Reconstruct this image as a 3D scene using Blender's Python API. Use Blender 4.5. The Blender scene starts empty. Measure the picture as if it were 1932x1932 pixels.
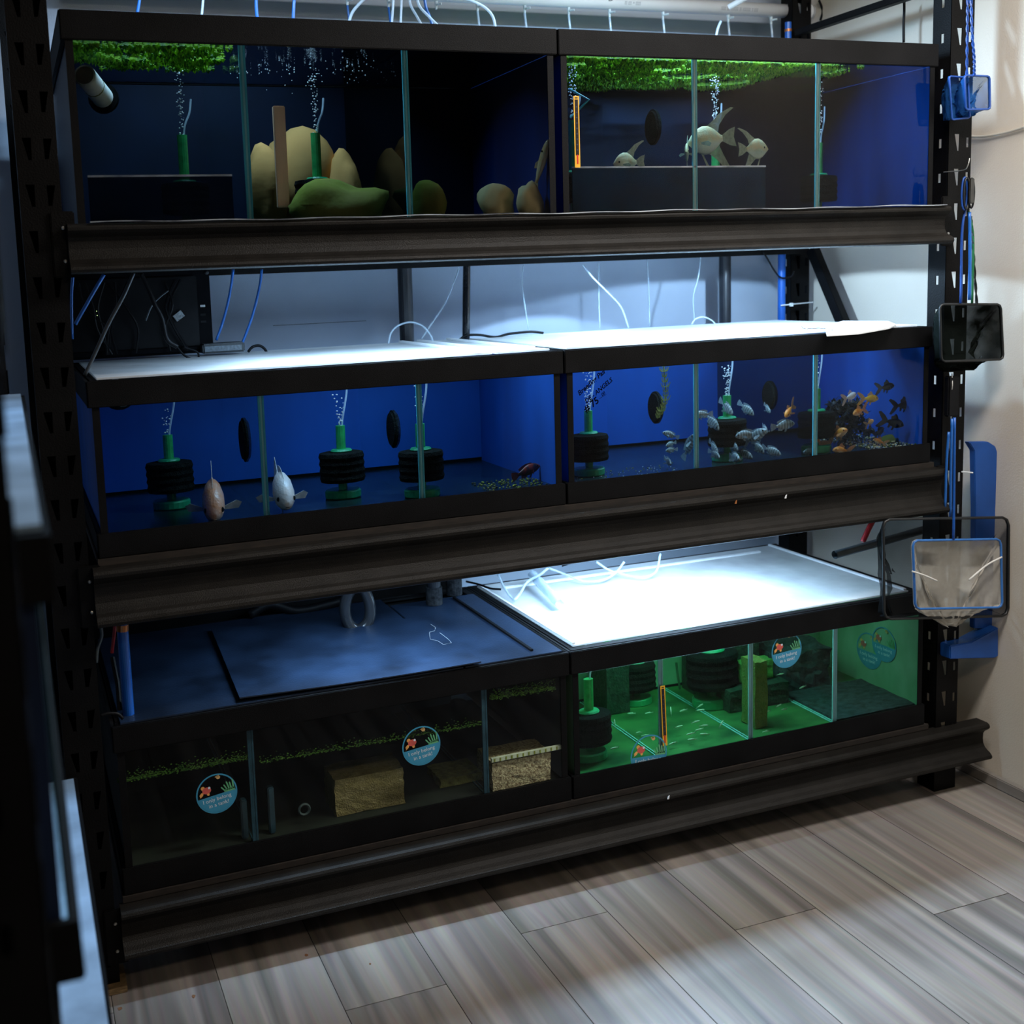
import bpy, bmesh, math, random
from mathutils import Vector, Matrix, noise as mnoise
random.seed(7)
PI = math.pi
scene = bpy.context.scene
COL = scene.collection

# ---------------------------------------------------------------- camera
CAM = Vector((-0.1582, -2.5607, 1.6697))
YAW, PITCH, ROLL = 0.33053, 0.12375, -0.03996
FPX, CX, CY = 2066.66, 733.19, 783.13          # focal length and optical axis in the 1932 px frame
_f = Vector((math.sin(YAW)*math.cos(PITCH), math.cos(YAW)*math.cos(PITCH), -math.sin(PITCH)))
_r0 = Vector((math.cos(YAW), -math.sin(YAW), 0)); _u0 = _r0.cross(_f)
_r = _r0*math.cos(ROLL) + _u0*math.sin(ROLL); _u = _u0*math.cos(ROLL) - _r0*math.sin(ROLL)
cd = bpy.data.cameras.new('camera'); cam = bpy.data.objects.new('camera', cd); COL.objects.link(cam)
cam.matrix_world = Matrix(((_r.x, _u.x, -_f.x, CAM.x), (_r.y, _u.y, -_f.y, CAM.y), (_r.z, _u.z, -_f.z, CAM.z), (0, 0, 0, 1)))
cd.sensor_width = 36; cd.lens = FPX/1932*36
cd.shift_x = (966-CX)/1932; cd.shift_y = -(966-CY)/1932
cd.clip_start = 0.02
cd.dof.use_dof = True; cd.dof.focus_distance = 2.9; cd.dof.aperture_fstop = 3.2
scene.camera = cam

# ---------------------------------------------------------------- world, lights, exposure
w = bpy.data.worlds.new('world'); scene.world = w; w.use_nodes = True
w.node_tree.nodes['Background'].inputs[0].default_value = (0.55, 0.62, 0.75, 1)
w.node_tree.nodes['Background'].inputs[1].default_value = 0.02
vs = scene.view_settings
vs.view_transform = 'Standard'; vs.look = 'None'; vs.exposure = 0.0; vs.gamma = 1.0; vs.use_curve_mapping = False
scene.cycles.transparent_max_bounces = 32
scene.cycles.max_bounces = 14
scene.cycles.caustics_reflective = False
scene.cycles.caustics_refractive = True
scene.cycles.use_denoising = True

def area(name, loc, size, size_y, watt, color, rot=(0, 0, 0), spread=PI):
    d = bpy.data.lights.new(name, 'AREA'); d.shape = 'RECTANGLE'; d.size = size; d.size_y = size_y
    d.energy = watt; d.color = color; d.spread = spread
    o = bpy.data.objects.new(name, d); COL.objects.link(o); o.location = loc; o.rotation_euler = rot
    return o
def spot(name, loc, deg, watt, color, blend=.04):
    d = bpy.data.lights.new(name, 'SPOT'); d.spot_size = math.radians(deg); d.spot_blend = blend; d.energy = watt; d.color = color; d.shadow_soft_size = .012
    o = bpy.data.objects.new(name, d); COL.objects.link(o); o.location = loc; return o
LED = (0.48, 0.73, 1.0)
# ceiling lights of the shop aisle
area('aisle_ceiling_light', (1.95, -1.05, 2.95), 1.3, 0.35, 56, (1.0, 0.97, 0.94), rot=(math.radians(4), 0, 0))
area('aisle_ceiling_light_warm', (0.9, -2.9, 2.95), 1.0, 0.3, 15, (1.0, 0.82, 0.60), rot=(math.radians(14), 0, 0))
# LED bars: below the top shelf, below the middle shelf, above the top tanks
area('led_bar_light', (0.80, 0.10, 1.722), 0.70, 0.03, 14, LED, spread=math.radians(160))
area('led_bar_light', (1.80, 0.10, 1.722), 0.80, 0.03, 23, LED, spread=math.radians(160))
# spots added to throw hard-edged cones of light on the back wall
spot('wall_cone_spot', (2.20, 0.42, 1.715), 161, 13, LED)
spot('wall_cone_spot', (1.62, 0.55, 1.715), 128, 11, LED)
area('led_bar_light', (1.66, 0.22, 0.985), 0.50, 0.05, 19, LED, spread=math.radians(150))
area('led_bar_light', (0.78, 0.02, 0.995), 0.60, 0.03, 9, LED, spread=math.radians(150))
area('led_bar_light', (1.72, 0.16, 2.66), 0.60, 0.04, 36, LED, spread=math.radians(170))
area('led_bar_light', (0.40, 0.25, 2.66), 0.45, 0.04, 14, LED, spread=math.radians(170))
area('led_bar_light', (-0.30, -0.75, 1.58), 0.10, 0.6, 0.6, LED)
area('led_bar_light', (-0.30, -0.70, 0.88), 0.10, 0.6, 0.5, LED)

# ---------------------------------------------------------------- measuring helpers (points measured on the photograph)
def ray(px, py):
    return (_f + _r*((px-CX)/FPX) + _u*((CY-py)/FPX)).normalized()
def at(px, py, y=None, x=None, z=None):
    d = ray(px, py)
    t = (y-CAM.y)/d.y if y is not None else (x-CAM.x)/d.x if x is not None else (z-CAM.z)/d.z
    return CAM + d*t
def inside(px, py, y):
    """point at depth y behind the front pane (y = 0), seen through water"""
    d = ray(px, py); P = CAM + d*((0-CAM.y)/d.y)
    e = 1/1.333; c = d.y; k = math.sqrt(1-e*e*(1-c*c))
    r = d*e + Vector((0, -1, 0))*(e*c-k)
    return P + r*(y/r.y)
def inside_x(px, py, x):
    a, b = inside(px, py, 0.0), inside(px, py, 1.0)
    return a + (b-a)*((x-a.x)/(b.x-a.x))
def inside_z(px, py, z):
    a, b = inside(px, py, 0.0), inside(px, py, 1.0)
    return a + (b-a)*((z-a.z)/(b.z-a.z))

# ---------------------------------------------------------------- materials
MATS = {}
def M(name, color, rough=0.5, metal=0.0, spec=0.5, var=0.0, vscale=30.0, bump=0.0, bscale=120.0, coords='Object',
      trans=0.0, sub=0.0, color2=None, stretch=None, detail=4.0):
    if name in MATS: return MATS[name]
    m = bpy.data.materials.new(name); m.use_nodes = True; nt = m.node_tree; N = nt.nodes; L = nt.links
    p = N['Principled BSDF']; p.inputs['Roughness'].default_value = rough; p.inputs['Metallic'].default_value = metal
    p.inputs['Specular IOR Level'].default_value = spec
    p.inputs['Transmission Weight'].default_value = trans
    tc = N.new('ShaderNodeTexCoord'); src = tc.outputs[coords]
    if stretch:
        mp = N.new('ShaderNodeMapping'); mp.inputs['Scale'].default_value = stretch; L.new(src, mp.inputs[0]); src = mp.outputs[0]
    nz = N.new('ShaderNodeTexNoise'); nz.inputs['Scale'].default_value = vscale; nz.inputs['Detail'].default_value = detail
    L.new(src, nz.inputs['Vector'])
    cr = N.new('ShaderNodeValToRGB')
    c2 = color2 if color2 else tuple(min(1, max(0, c*(1+var))) for c in color)
    c1 = color if color2 else tuple(max(0, c*(1-var)) for c in color)
    cr.color_ramp.elements[0].position = 0.3; cr.color_ramp.elements[0].color = (*c1, 1)
    cr.color_ramp.elements[1].position = 0.7; cr.color_ramp.elements[1].color = (*c2, 1)
    L.new(nz.outputs['Fac'], cr.inputs[0]); L.new(cr.outputs[0], p.inputs['Base Color'])
    if bump:
        n2 = N.new('ShaderNodeTexNoise'); n2.inputs['Scale'].default_value = bscale; L.new(src, n2.inputs['Vector'])
        b = N.new('ShaderNodeBump'); b.inputs['Strength'].default_value = bump; b.inputs['Distance'].default_value = 0.004
        L.new(n2.outputs['Fac'], b.inputs['Height']); L.new(b.outputs[0], p.inputs['Normal'])
    MATS[name] = m; return m
def mix_transparent(name, base, fac, tint=(1, 1, 1), noise_scale=0, lo=0.0, hi=1.0):
    """base material name -> copy blended with see-through, for film, mesh cloth and frosted lids"""
    m = base.copy(); m.name = name; nt = m.node_tree; N = nt.nodes; L = nt.links
    out = [n for n in N if n.type == 'OUTPUT_MATERIAL'][0]; p = N['Principled BSDF']
    t = N.new('ShaderNodeBsdfTransparent'); t.inputs[0].default_value = (*tint, 1)
    mx = N.new('ShaderNodeMixShader'); mx.inputs[0].default_value = fac
    if noise_scale:
        tc = N.new('ShaderNodeTexCoord'); nz = N.new('ShaderNodeTexNoise'); nz.inputs['Scale'].default_value = noise_scale
        nz.inputs['Detail'].default_value = 5
        L.new(tc.outputs['Object'], nz.inputs['Vector'])
        mr = N.new('ShaderNodeMapRange'); mr.inputs[1].default_value = 0.35; mr.inputs[2].default_value = 0.65
        mr.inputs[3].default_value = lo; mr.inputs[4].default_value = hi
        L.new(nz.outputs['Fac'], mr.inputs[0]); L.new(mr.outputs[0], mx.inputs[0])
    L.new(p.outputs[0], mx.inputs[1]); L.new(t.outputs[0], mx.inputs[2]); L.new(mx.outputs[0], out.inputs[0])
    MATS[name] = m; return m
def new_nodes(name):
    m = bpy.data.materials.new(name); m.use_nodes = True; nt = m.node_tree; nt.nodes.clear()
    out = nt.nodes.new('ShaderNodeOutputMaterial'); MATS[name] = m
    return m, nt, nt.nodes, nt.links, out
def m_clear(name, tint=(1, 1, 1)):
    m, nt, N, L, out = new_nodes(name)
    t = N.new('ShaderNodeBsdfTransparent'); t.inputs[0].default_value = (*tint, 1); L.new(t.outputs[0], out.inputs[0]); return m
def m_front(name):
    """outer face of a front pane: air to water, with a weak reflection"""
    m, nt, N, L, out = new_nodes(name)
    g = N.new('ShaderNodeBsdfRefraction'); g.inputs['IOR'].default_value = 1.333; g.inputs['Roughness'].default_value = 0
    g.inputs['Color'].default_value = (0.97, 0.99, 0.98, 1)
    r = N.new('ShaderNodeBsdfGlossy'); r.inputs['Roughness'].default_value = 0.0
    fr = N.new('ShaderNodeFresnel'); fr.inputs[0].default_value = 1.25
    mx = N.new('ShaderNodeMixShader'); L.new(fr.outputs[0], mx.inputs[0]); L.new(g.outputs[0], mx.inputs[1]); L.new(r.outputs[0], mx.inputs[2])
    L.new(mx.outputs[0], out.inputs[0]); return m
def m_thin(name, tint=(0.93, 0.98, 0.96), ior=1.12, rough=0.02, gcol=(1, 1, 1)):
    m, nt, N, L, out = new_nodes(name)
    t = N.new('ShaderNodeBsdfTransparent'); t.inputs[0].default_value = (*tint, 1)
    g = N.new('ShaderNodeBsdfGlossy'); g.inputs['Roughness'].default_value = rough; g.inputs['Color'].default_value = (*gcol, 1)
    fr = N.new('ShaderNodeFresnel'); fr.inputs[0].default_value = ior
    ge = N.new('ShaderNodeNewGeometry'); om = N.new('ShaderNodeMath'); om.operation = 'SUBTRACT'; om.inputs[0].default_value = 1; L.new(ge.outputs['Backfacing'], om.inputs[1])
    mu = N.new('ShaderNodeMath'); mu.operation = 'MULTIPLY'; L.new(fr.outputs[0], mu.inputs[0]); L.new(om.outputs[0], mu.inputs[1])
    mx = N.new('ShaderNodeMixShader'); L.new(mu.outputs[0], mx.inputs[0]); L.new(t.outputs[0], mx.inputs[1]); L.new(g.outputs[0], mx.inputs[2])
    L.new(mx.outputs[0], out.inputs[0]); return m
def m_watertop(name):
    m, nt, N, L, out = new_nodes(name)
    t = N.new('ShaderNodeBsdfTransparent'); g = N.new('ShaderNodeBsdfGlossy'); g.inputs['Roughness'].default_value = 0.03
    fr = N.new('ShaderNodeFresnel'); fr.inputs[0].default_value = 1.333
    tc = N.new('ShaderNodeTexCoord'); nz = N.new('ShaderNodeTexNoise'); nz.inputs['Scale'].default_value = 45
    b = N.new('ShaderNodeBump'); b.inputs['Strength'].default_value = 0.35; b.inputs['Distance'].default_value = 0.004
    L.new(tc.outputs['Object'], nz.inputs['Vector']); L.new(nz.outputs['Fac'], b.inputs['Height']); L.new(b.outputs[0], g.inputs['Normal'])
    mx = N.new('ShaderNodeMixShader'); L.new(fr.outputs[0], mx.inputs[0]); L.new(t.outputs[0], mx.inputs[1]); L.new(g.outputs[0], mx.inputs[2])
    L.new(mx.outputs[0], out.inputs[0]); return m
def add_absorb(m, color, density):
    nt = m.node_tree; out = [n for n in nt.nodes if n.type == 'OUTPUT_MATERIAL'][0]
    v = nt.nodes.new('ShaderNodeVolumeAbsorption'); v.inputs[0].default_value = (*color, 1); v.inputs[1].default_value = density
    nt.links.new(v.outputs[0], out.inputs['Volume']); return m

BLACK = M('black_trim', (0.0045, 0.0045, 0.005), 0.55, spec=0.10, var=0.35, vscale=9, bump=0.25, bscale=500)
STEEL = M('black_steel', (0.004, 0.0038, 0.004), 0.5, spec=0.10, var=0.5, vscale=6, bump=0.2, bscale=260)
BEAM = M('beam_steel', (0.011, 0.0095, 0.008), 0.5, spec=0.18, var=0.3, vscale=14, bump=0.35, bscale=420)
PLY = M('plywood_edge', (0.016, 0.011, 0.008), 0.7, var=0.6, vscale=25, stretch=(1, 6, 6))
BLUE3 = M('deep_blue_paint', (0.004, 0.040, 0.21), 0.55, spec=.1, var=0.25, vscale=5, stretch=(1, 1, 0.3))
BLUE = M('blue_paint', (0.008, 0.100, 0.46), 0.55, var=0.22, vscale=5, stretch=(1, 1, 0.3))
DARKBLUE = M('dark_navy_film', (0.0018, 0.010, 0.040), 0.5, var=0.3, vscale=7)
MURK = M('murky_glass_backing', (0.006, 0.009, 0.005), 0.7, var=0.7, vscale=12)
PALE = M('algae_pale_wall', (0.27, 0.41, 0.28), 0.8, spec=.1, var=0.3, vscale=6, bump=0.2, bscale=60, color2=(0.14, 0.29, 0.16))
TANKFLOOR = M('dark_tank_floor', (0.006, 0.015, 0.018), 0.25, var=0.6, vscale=16)
GREENFLOOR = M('green_tank_floor', (0.010, 0.065, 0.024), 0.5, spec=.05, var=0.3, vscale=7, color2=(0.06, 0.22, 0.065))
WALLB = M('back_wall_paint', (0.50, 0.58, 0.70), 0.8, var=0.05, vscale=3, bump=0.12, bscale=300)
WALLR = M('cream_wall_paint', (0.74, 0.66, 0.55), 0.75, var=0.04, vscale=2.5, bump=0.15, bscale=220)
TEAL = M('glass_edge_teal', (0.12, 0.66, 0.80), 0.25, var=0.25, vscale=60, stretch=(1, 1, 0.1))
TEAL2 = M('glass_edge_pale', (0.35, 0.82, 0.92), 0.25, var=0.25, vscale=60, stretch=(1, 1, 0.1))
WHITE_PVC = M('white_pvc', (0.80, 0.82, 0.84), 0.35, var=0.03, vscale=10)
GREY_PVC = M('grey_pvc', (0.055, 0.075, 0.09), 0.45, var=0.15, vscale=20)
DRAIN = M('black_drain_pipe', (0.018, 0.020, 0.026), 0.4, var=0.4, vscale=12)
BLUE_PIPE = M('blue_pipe', (0.006, 0.085, 0.38), 0.35, var=0.1, vscale=15)
BLUE_TUBE = M('blue_tube', (0.02, 0.13, 0.45), 0.3, var=0.1)
CLEAR_TUBE = mix_transparent('clear_tube', M('clear_tube_base', (0.66, 0.80, 0.92), 0.2, var=0.05), 0.52)
RUBBER = M('black_rubber', (0.004, 0.004, 0.005), 0.5, spec=.15, var=0.3, vscale=40)
SPONGE = M('dark_sponge', (0.008, 0.010, 0.009), 0.95, spec=0.08, var=0.6, vscale=120, bump=1.0, bscale=300)
GREENPL = mix_transparent('green_plastic', M('green_plastic_base', (0.012, 0.30, 0.075), 0.3, var=0.2, vscale=60, color2=(0.03, 0.50, 0.13)), 0.12)
GREENBASE = M('green_base', (0.015, 0.33, 0.13), 0.4, var=0.2, vscale=40)
LID_BASE = M('frosted_lid_base', (0.80, 0.83, 0.85), 0.45, var=0.06, vscale=9, bump=0.1)
LID = mix_transparent('frosted_lid', LID_BASE, 0.5, noise_scale=5, lo=0.42, hi=0.6)
BLACKLID = M('black_lid_sheet', (0.010, 0.020, 0.042), 0.38, spec=0.45, var=0.5, vscale=7, bump=0.15, bscale=200)
DUST = M('dried_salt', (0.22, 0.25, 0.28), 0.9, var=0.3, vscale=90)
ALGAE = M('algae_green', (0.02, 0.06, 0.008), 0.85, spec=.1, var=0.5, vscale=80, color2=(0.07, 0.14, 0.02), bump=0.6)
DUCK = M('duckweed_green', (0.16, 0.36, 0.03), 0.8, spec=.1, var=0.5, vscale=40, color2=(0.36, 0.56, 0.08))
DUCKD = M('duckweed_dark', (0.03, 0.12, 0.015), 0.7, var=0.5, vscale=60, color2=(0.14, 0.34, 0.05))
WHITE = M('white_plastic', (0.78, 0.80, 0.82), 0.4, var=0.05)
SILVER = M('pale_metal', (0.55, 0.55, 0.53), 0.35, metal=0.8, var=0.1)
RED = M('red_plastic', (0.42, 0.015, 0.02), 0.4, var=0.15)
COPPER = M('copper_band', (0.45, 0.16, 0.05), 0.35, metal=0.6, var=0.2)
def translucent(m, f):
    nt = m.node_tree; N = nt.nodes; L = nt.links; out = [n for n in N if n.type == 'OUTPUT_MATERIAL'][0]; p = N['Principled BSDF']
    t = N.new('ShaderNodeBsdfTranslucent'); L.new(p.inputs['Base Color'].links[0].from_socket, t.inputs[0])
    mx = N.new('ShaderNodeMixShader'); mx.inputs[0].default_value = f; L.new(p.outputs[0], mx.inputs[1]); L.new(t.outputs[0], mx.inputs[2]); L.new(mx.outputs[0], out.inputs[0])
translucent(DUCK, .6); translucent(DUCKD, .6)
FRONT = m_front('front_glass_water')
CLEAR = m_clear('pane_inner_face')
DIVIDER = m_thin('divider_glass', (0.95, 0.99, 0.975), ior=1.08)
DIVIDER_DARK = m_thin('divider_glass_dark', (0.50, 0.56, 0.52), ior=1.10)  # divider glass with a darker see-through tint
PLAINGLASS = m_thin('plain_glass', (0.90, 0.97, 0.95), ior=1.25)
WTOP = m_watertop('water_top')
WTOP_SIMPLE = m_thin('water_top_still', (1, 1, 1), ior=1.333)
WATER_T3 = add_absorb(m_clear('water_top_tier'), (0.50, 0.62, 0.70), 1.5)
WATER_T2 = add_absorb(m_clear('water_mid_tier'), (0.40, 0.66, 0.80), 0.9)
WATER_GREEN = add_absorb(m_clear('water_green'), (0.42, 0.92, 0.58), 1.5)
WATER_MURK = add_absorb(m_clear('water_murky'), (0.45, 0.50, 0.26), 3.2)

# ---------------------------------------------------------------- mesh helpers
class G:
    def __init__(s): s.v = []; s.f = []; s.mi = []; s.cur = 0
    def mat(s, i): s.cur = i; return s
    def face(s, ids): s.f.append(tuple(ids)); s.mi.append(s.cur)
    def add(s, vs, fs):
        o = len(s.v); s.v += [tuple(v) for v in vs]
        for f in fs: s.face([i+o for i in f])
    def box(s, x0, x1, y0, y1, z0, z1):
        if x1 < x0: x0, x1 = x1, x0
        if y1 < y0: y0, y1 = y1, y0
        if z1 < z0: z0, z1 = z1, z0
        s.add([(x0,y0,z0),(x1,y0,z0),(x1,y1,z0),(x0,y1,z0),(x0,y0,z1),(x1,y0,z1),(x1,y1,z1),(x0,y1,z1)],
              [(0,3,2,1),(4,5,6,7),(0,1,5,4),(1,2,6,5),(2,3,7,6),(3,0,4,7)]); return s
    def tube(s, pts, r, n=8, close=False, caps=True, smooth=0):
        P = [Vector(p) for p in pts]
        if smooth: P = spline(P, smooth, close)
        R = r if isinstance(r, (list, tuple)) else None
        m = len(P); o = len(s.v); prev = None
        for i, p in enumerate(P):
            if close: t = P[(i+1) % m]-P[i-1]
            else: t = P[min(i+1, m-1)]-P[max(i-1, 0)]
            t.normalize()
            if prev is None:
                a = Vector((0,0,1)) if abs(t.z) < .9 else Vector((1,0,0)); prev = t.cross(a).normalized()
            prev = (prev-t*prev.dot(t)).normalized(); b = t.cross(prev)
            rr = R[min(int(i/(m-1)*(len(R)-1)+.5), len(R)-1)] if R else r
            for k in range(n):
                a = 2*PI*k/n; s.v.append(tuple(p+(prev*math.cos(a)+b*math.sin(a))*rr))
        for i in range(m if close else m-1):
            j = (i+1) % m
            for k in range(n):
                l = (k+1) % n; s.face((o+i*n+k, o+i*n+l, o+j*n+l, o+j*n+k))
        if caps and not close:
            s.face([o+k for k in range(n)][::-1]); s.face([o+(m-1)*n+k for k in range(n)])
        return s
    def lathe(s, prof, c, n=16, axis='z', wob=0):
        o = len(s.v); c = Vector(c)
        for (r, h) in prof:
            for k in range(n):
                a = 2*PI*k/n; rr = r*(1+wob*math.sin(3*a+h*40)); x, y = rr*math.cos(a), rr*math.sin(a)
                s.v.append(tuple(c+(Vector((x, y, h)) if axis == 'z' else Vector((x, h, y)) if axis == 'y' else Vector((h, x, y)))))
        for i in range(len(prof)-1):
            for k in range(n):
                l = (k+1) % n; s.face((o+i*n+k, o+i*n+l, o+(i+1)*n+l, o+(i+1)*n+k))
        s.face([o+k for k in range(n)][::-1]); s.face([o+(len(prof)-1)*n+k for k in range(n)])
        return s
    def prism(s, poly, d, axis='y', base=0.0):
        """outline in a plane, given thickness"""
        n = len(poly); o = len(s.v)
        def mk(a, b, h): return (a, h, b) if axis == 'y' else (h, a, b) if axis == 'x' else (a, b, h)
        for h in (base, base+d):
            for (a, b) in poly: s.v.append(mk(a, b, h))
        s.face([o+i for i in range(n)]); s.face([o+n+i for i in range(n)][::-1])
        for i in range(n):
            j = (i+1) % n; s.face((o+i, o+n+i, o+n+j, o+j))
        return s
    def sphere(s, c, r, n=8, m=6, sq=(1,1,1)):
        o = len(s.v)
        for i in range(m+1):
            th = PI*i/m
            for k in range(n):
                a = 2*PI*k/n
                s.v.append((c[0]+r*sq[0]*math.sin(th)*math.cos(a), c[1]+r*sq[1]*math.sin(th)*math.sin(a), c[2]+r*sq[2]*math.cos(th)))
        for i in range(m):
            for k in range(n):
                l = (k+1) % n; s.face((o+i*n+k, o+(i+1)*n+k, o+(i+1)*n+l, o+i*n+l))
        return s
    def build(s, name, mats, parent=None, smooth=False, bevel=0, fix=True):
        me = bpy.data.meshes.new(name); me.from_pydata(s.v, [], s.f)
        ml = mats if isinstance(mats, (list, tuple)) else [mats]
        for m in ml: me.materials.append(m)
        me.polygons.foreach_set('material_index', s.mi)
        if fix or bevel:
            bm = bmesh.new(); bm.from_mesh(me)
            bmesh.ops.remove_doubles(bm, verts=bm.verts, dist=1e-6)
            if fix: bmesh.ops.recalc_face_normals(bm, faces=bm.faces)
            if bevel: bmesh.ops.bevel(bm, geom=list(bm.edges), offset=bevel, segments=2, affect='EDGES', clamp_overlap=True)
            bm.to_mesh(me); bm.free()
        if smooth: me.polygons.foreach_set('use_smooth', [True]*len(me.polygons))
        o = bpy.data.objects.new(name, me); COL.objects.link(o)
        if parent: o.parent = parent; o.matrix_parent_inverse = Matrix.Identity(4); o.location = -Vector(parent.get('_org', (0,0,0)))
        return o
def spline(P, k=6, close=False):
    out = []; n = len(P)
    for i in range(n if close else n-1):
        p0 = P[i-1] if (i or close) else P[0]*2-P[1]; p1 = P[i]; p2 = P[(i+1) % n]
        p3 = P[(i+2) % n] if (close or i+2 < n) else P[-1]*2-P[-2]
        for j in range(k):
            t = j/k
            out.append(0.5*((2*p1)+(p2-p0)*t+(2*p0-5*p1+4*p2-p3)*t*t+(3*p1-p0-3*p2+p3)*t**3))
    if not close: out.append(P[-1])
    return out
def empty(name, loc, label=None, cat=None, group=None):
    o = bpy.data.objects.new(name, None); COL.objects.link(o); o.location = loc; o.empty_display_size = 0.05
    o['_org'] = tuple(loc)
    if label: tag(o, label, cat, group)
    return o
def tag(o, label, cat, group=None, kind=None):
    o['label'] = label; o['category'] = cat
    if group: o['group'] = group
    if kind: o['kind'] = kind
    return o
def struct(o): o['kind'] = 'structure'; return o
def text_into(g, s, size, place, depth=0.0006, shear=0.0, bold=0.0):
    """lettering as geometry; place(u, v, d) maps text plane to the world"""
    c = bpy.data.curves.new('t', 'FONT'); c.body = s; c.size = size; c.shear = shear; c.offset = bold*size; c.resolution_u = 2
    o = bpy.data.objects.new('t', c); COL.objects.link(o)
    me = bpy.data.meshes.new_from_object(o)
    base = len(g.v); g.v += [tuple(place(v.co.x, v.co.y, depth)) for v in me.vertices]
    for p in me.polygons: g.face([base+i for i in p.vertices])
    wd = max((v.co.x for v in me.vertices), default=0)
    bpy.data.objects.remove(o); bpy.data.curves.remove(c); bpy.data.meshes.remove(me)
    return wd

# ================================================================ STRUCTURE
WALL_Y, WALL_X = 0.95, 2.69
struct(G().box(-1.4, WALL_X+.12, WALL_Y, WALL_Y+.1, 0, 3.1).build('wall_back', WALLB))
struct(G().box(WALL_X, WALL_X+.12, -3.6, WALL_Y, 0, 3.1).build('wall_right', WALLR))
struct(G().box(-1.5, -1.4, -3.6, WALL_Y+.1, 0, 3.1).build('wall_left', WALLB))
WOODBASE = M('vinyl_baseboard', (0.30, 0.27, 0.24), 0.5, var=0.3, vscale=18, stretch=(1, .08, 1))
struct(G().box(WALL_X-.022, WALL_X, -3.6, WALL_Y, 0, 0.036).build('baseboard_right', WOODBASE, bevel=.003))
# seam line on the back wall
struct(G().box(0.66, 0.98, WALL_Y-.0015, WALL_Y, 1.532, 1.5335).build('trim_1', DRAIN))

def m_plank():
    m, nt, N, L, out = new_nodes('grey_oak_vinyl')
    p = N.new('ShaderNodeBsdfPrincipled'); L.new(p.outputs[0], out.inputs[0])
    tc = N.new('ShaderNodeTexCoord'); oi = N.new('ShaderNodeObjectInfo')
    mul = N.new('ShaderNodeVectorMath'); mul.operation = 'SCALE'; mul.inputs[0].default_value = (13.1, 7.7, 3.3); L.new(oi.outputs['Random'], mul.inputs['Scale'])
    add = N.new('ShaderNodeVectorMath'); L.new(tc.outputs['Object'], add.inputs[0]); L.new(mul.outputs[0], add.inputs[1])
    mp = N.new('ShaderNodeMapping'); mp.inputs['Scale'].default_value = (9, 0.42, 1); L.new(add.outputs[0], mp.inputs[0])
    n1 = N.new('ShaderNodeTexNoise'); n1.inputs['Scale'].default_value = 1.5; n1.inputs['Detail'].default_value = 3; n1.inputs['Distortion'].default_value = 0.8
    L.new(mp.outputs[0], n1.inputs['Vector'])
    cr = N.new('ShaderNodeValToRGB'); e = cr.color_ramp.elements
    e[0].position = .28; e[0].color = (.120, .106, .098, 1); e[1].position = .72; e[1].color = (.385, .335, .290, 1)
    x = e.new(.45); x.color = (.215, .190, .172, 1); x = e.new(.56); x.color = (.285, .252, .226, 1)
    L.new(n1.outputs['Fac'], cr.inputs[0])
    mp2 = N.new('ShaderNodeMapping'); mp2.inputs['Scale'].default_value = (110, 3.5, 1); L.new(add.outputs[0], mp2.inputs[0])
    n2 = N.new('ShaderNodeTexNoise'); n2.inputs['Scale'].default_value = 1; n2.inputs['Detail'].default_value = 4; L.new(mp2.outputs[0], n2.inputs['Vector'])
    mx = N.new('ShaderNodeMix'); mx.data_type = 'RGBA'; mx.blend_type = 'MULTIPLY'; mx.inputs[0].default_value = 0.3
    L.new(cr.outputs[0], mx.inputs[6]); L.new(n2.outputs['Color'], mx.inputs[7])
    L.new(mx.outputs[2], p.inputs['Base Color'])
    b = N.new('ShaderNodeBump'); b.inputs['Strength'].default_value = .12; b.inputs['Distance'].default_value = .002; L.new(n2.outputs['Fac'], b.inputs['Height']); L.new(b.outputs[0], p.inputs['Normal'])
    p.inputs['Roughness'].default_value = .42; p.inputs['Specular IOR Level'].default_value = .35
    return m
PLANK = m_plank()
GROUT = M('floor_joint', (0.03, 0.028, 0.027), 0.9, var=0.2)
floor = struct(G().box(-1.5, WALL_X+.12, -3.6, WALL_Y+.1, -0.05, -0.0015).build('floor', GROUT))
joints = {9: -0.187, 11: -0.382, 8: 0.35, 10: -0.9, 12: 0.28, 7: -0.30, 6: -.6, 13: -0.52, 14: .1, 15: -.35}
shared = {}
for i in range(17):
    x0 = 0.957+(i-9)*0.2515; x1 = x0+0.2515
    if x0 >= WALL_X or x1 <= -1.4: continue
    x0 = max(x0, -1.4); x1 = min(x1, WALL_X)
    j = joints.get(i, -0.1-0.37*((i*5) % 4))
    ys = [-3.6]+[j-1.22*k for k in (2, 1, 0)]+[WALL_Y]
    ys = [y for y in ys if -3.6 <= y <= WALL_Y]
    for a, b in zip(ys[:-1], ys[1:]):
        if b-a < .02: continue
        g = G(); wq, lq = (x1-x0)/2-.0008, (b-a)/2-.0008
        g.box(-wq, wq, -lq, lq, -0.001, 0.0)
        o = g.build('plank', PLANK, bevel=.0006); o.parent = floor; o.location = ((x0+x1)/2, (a+b)/2, 0)
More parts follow.
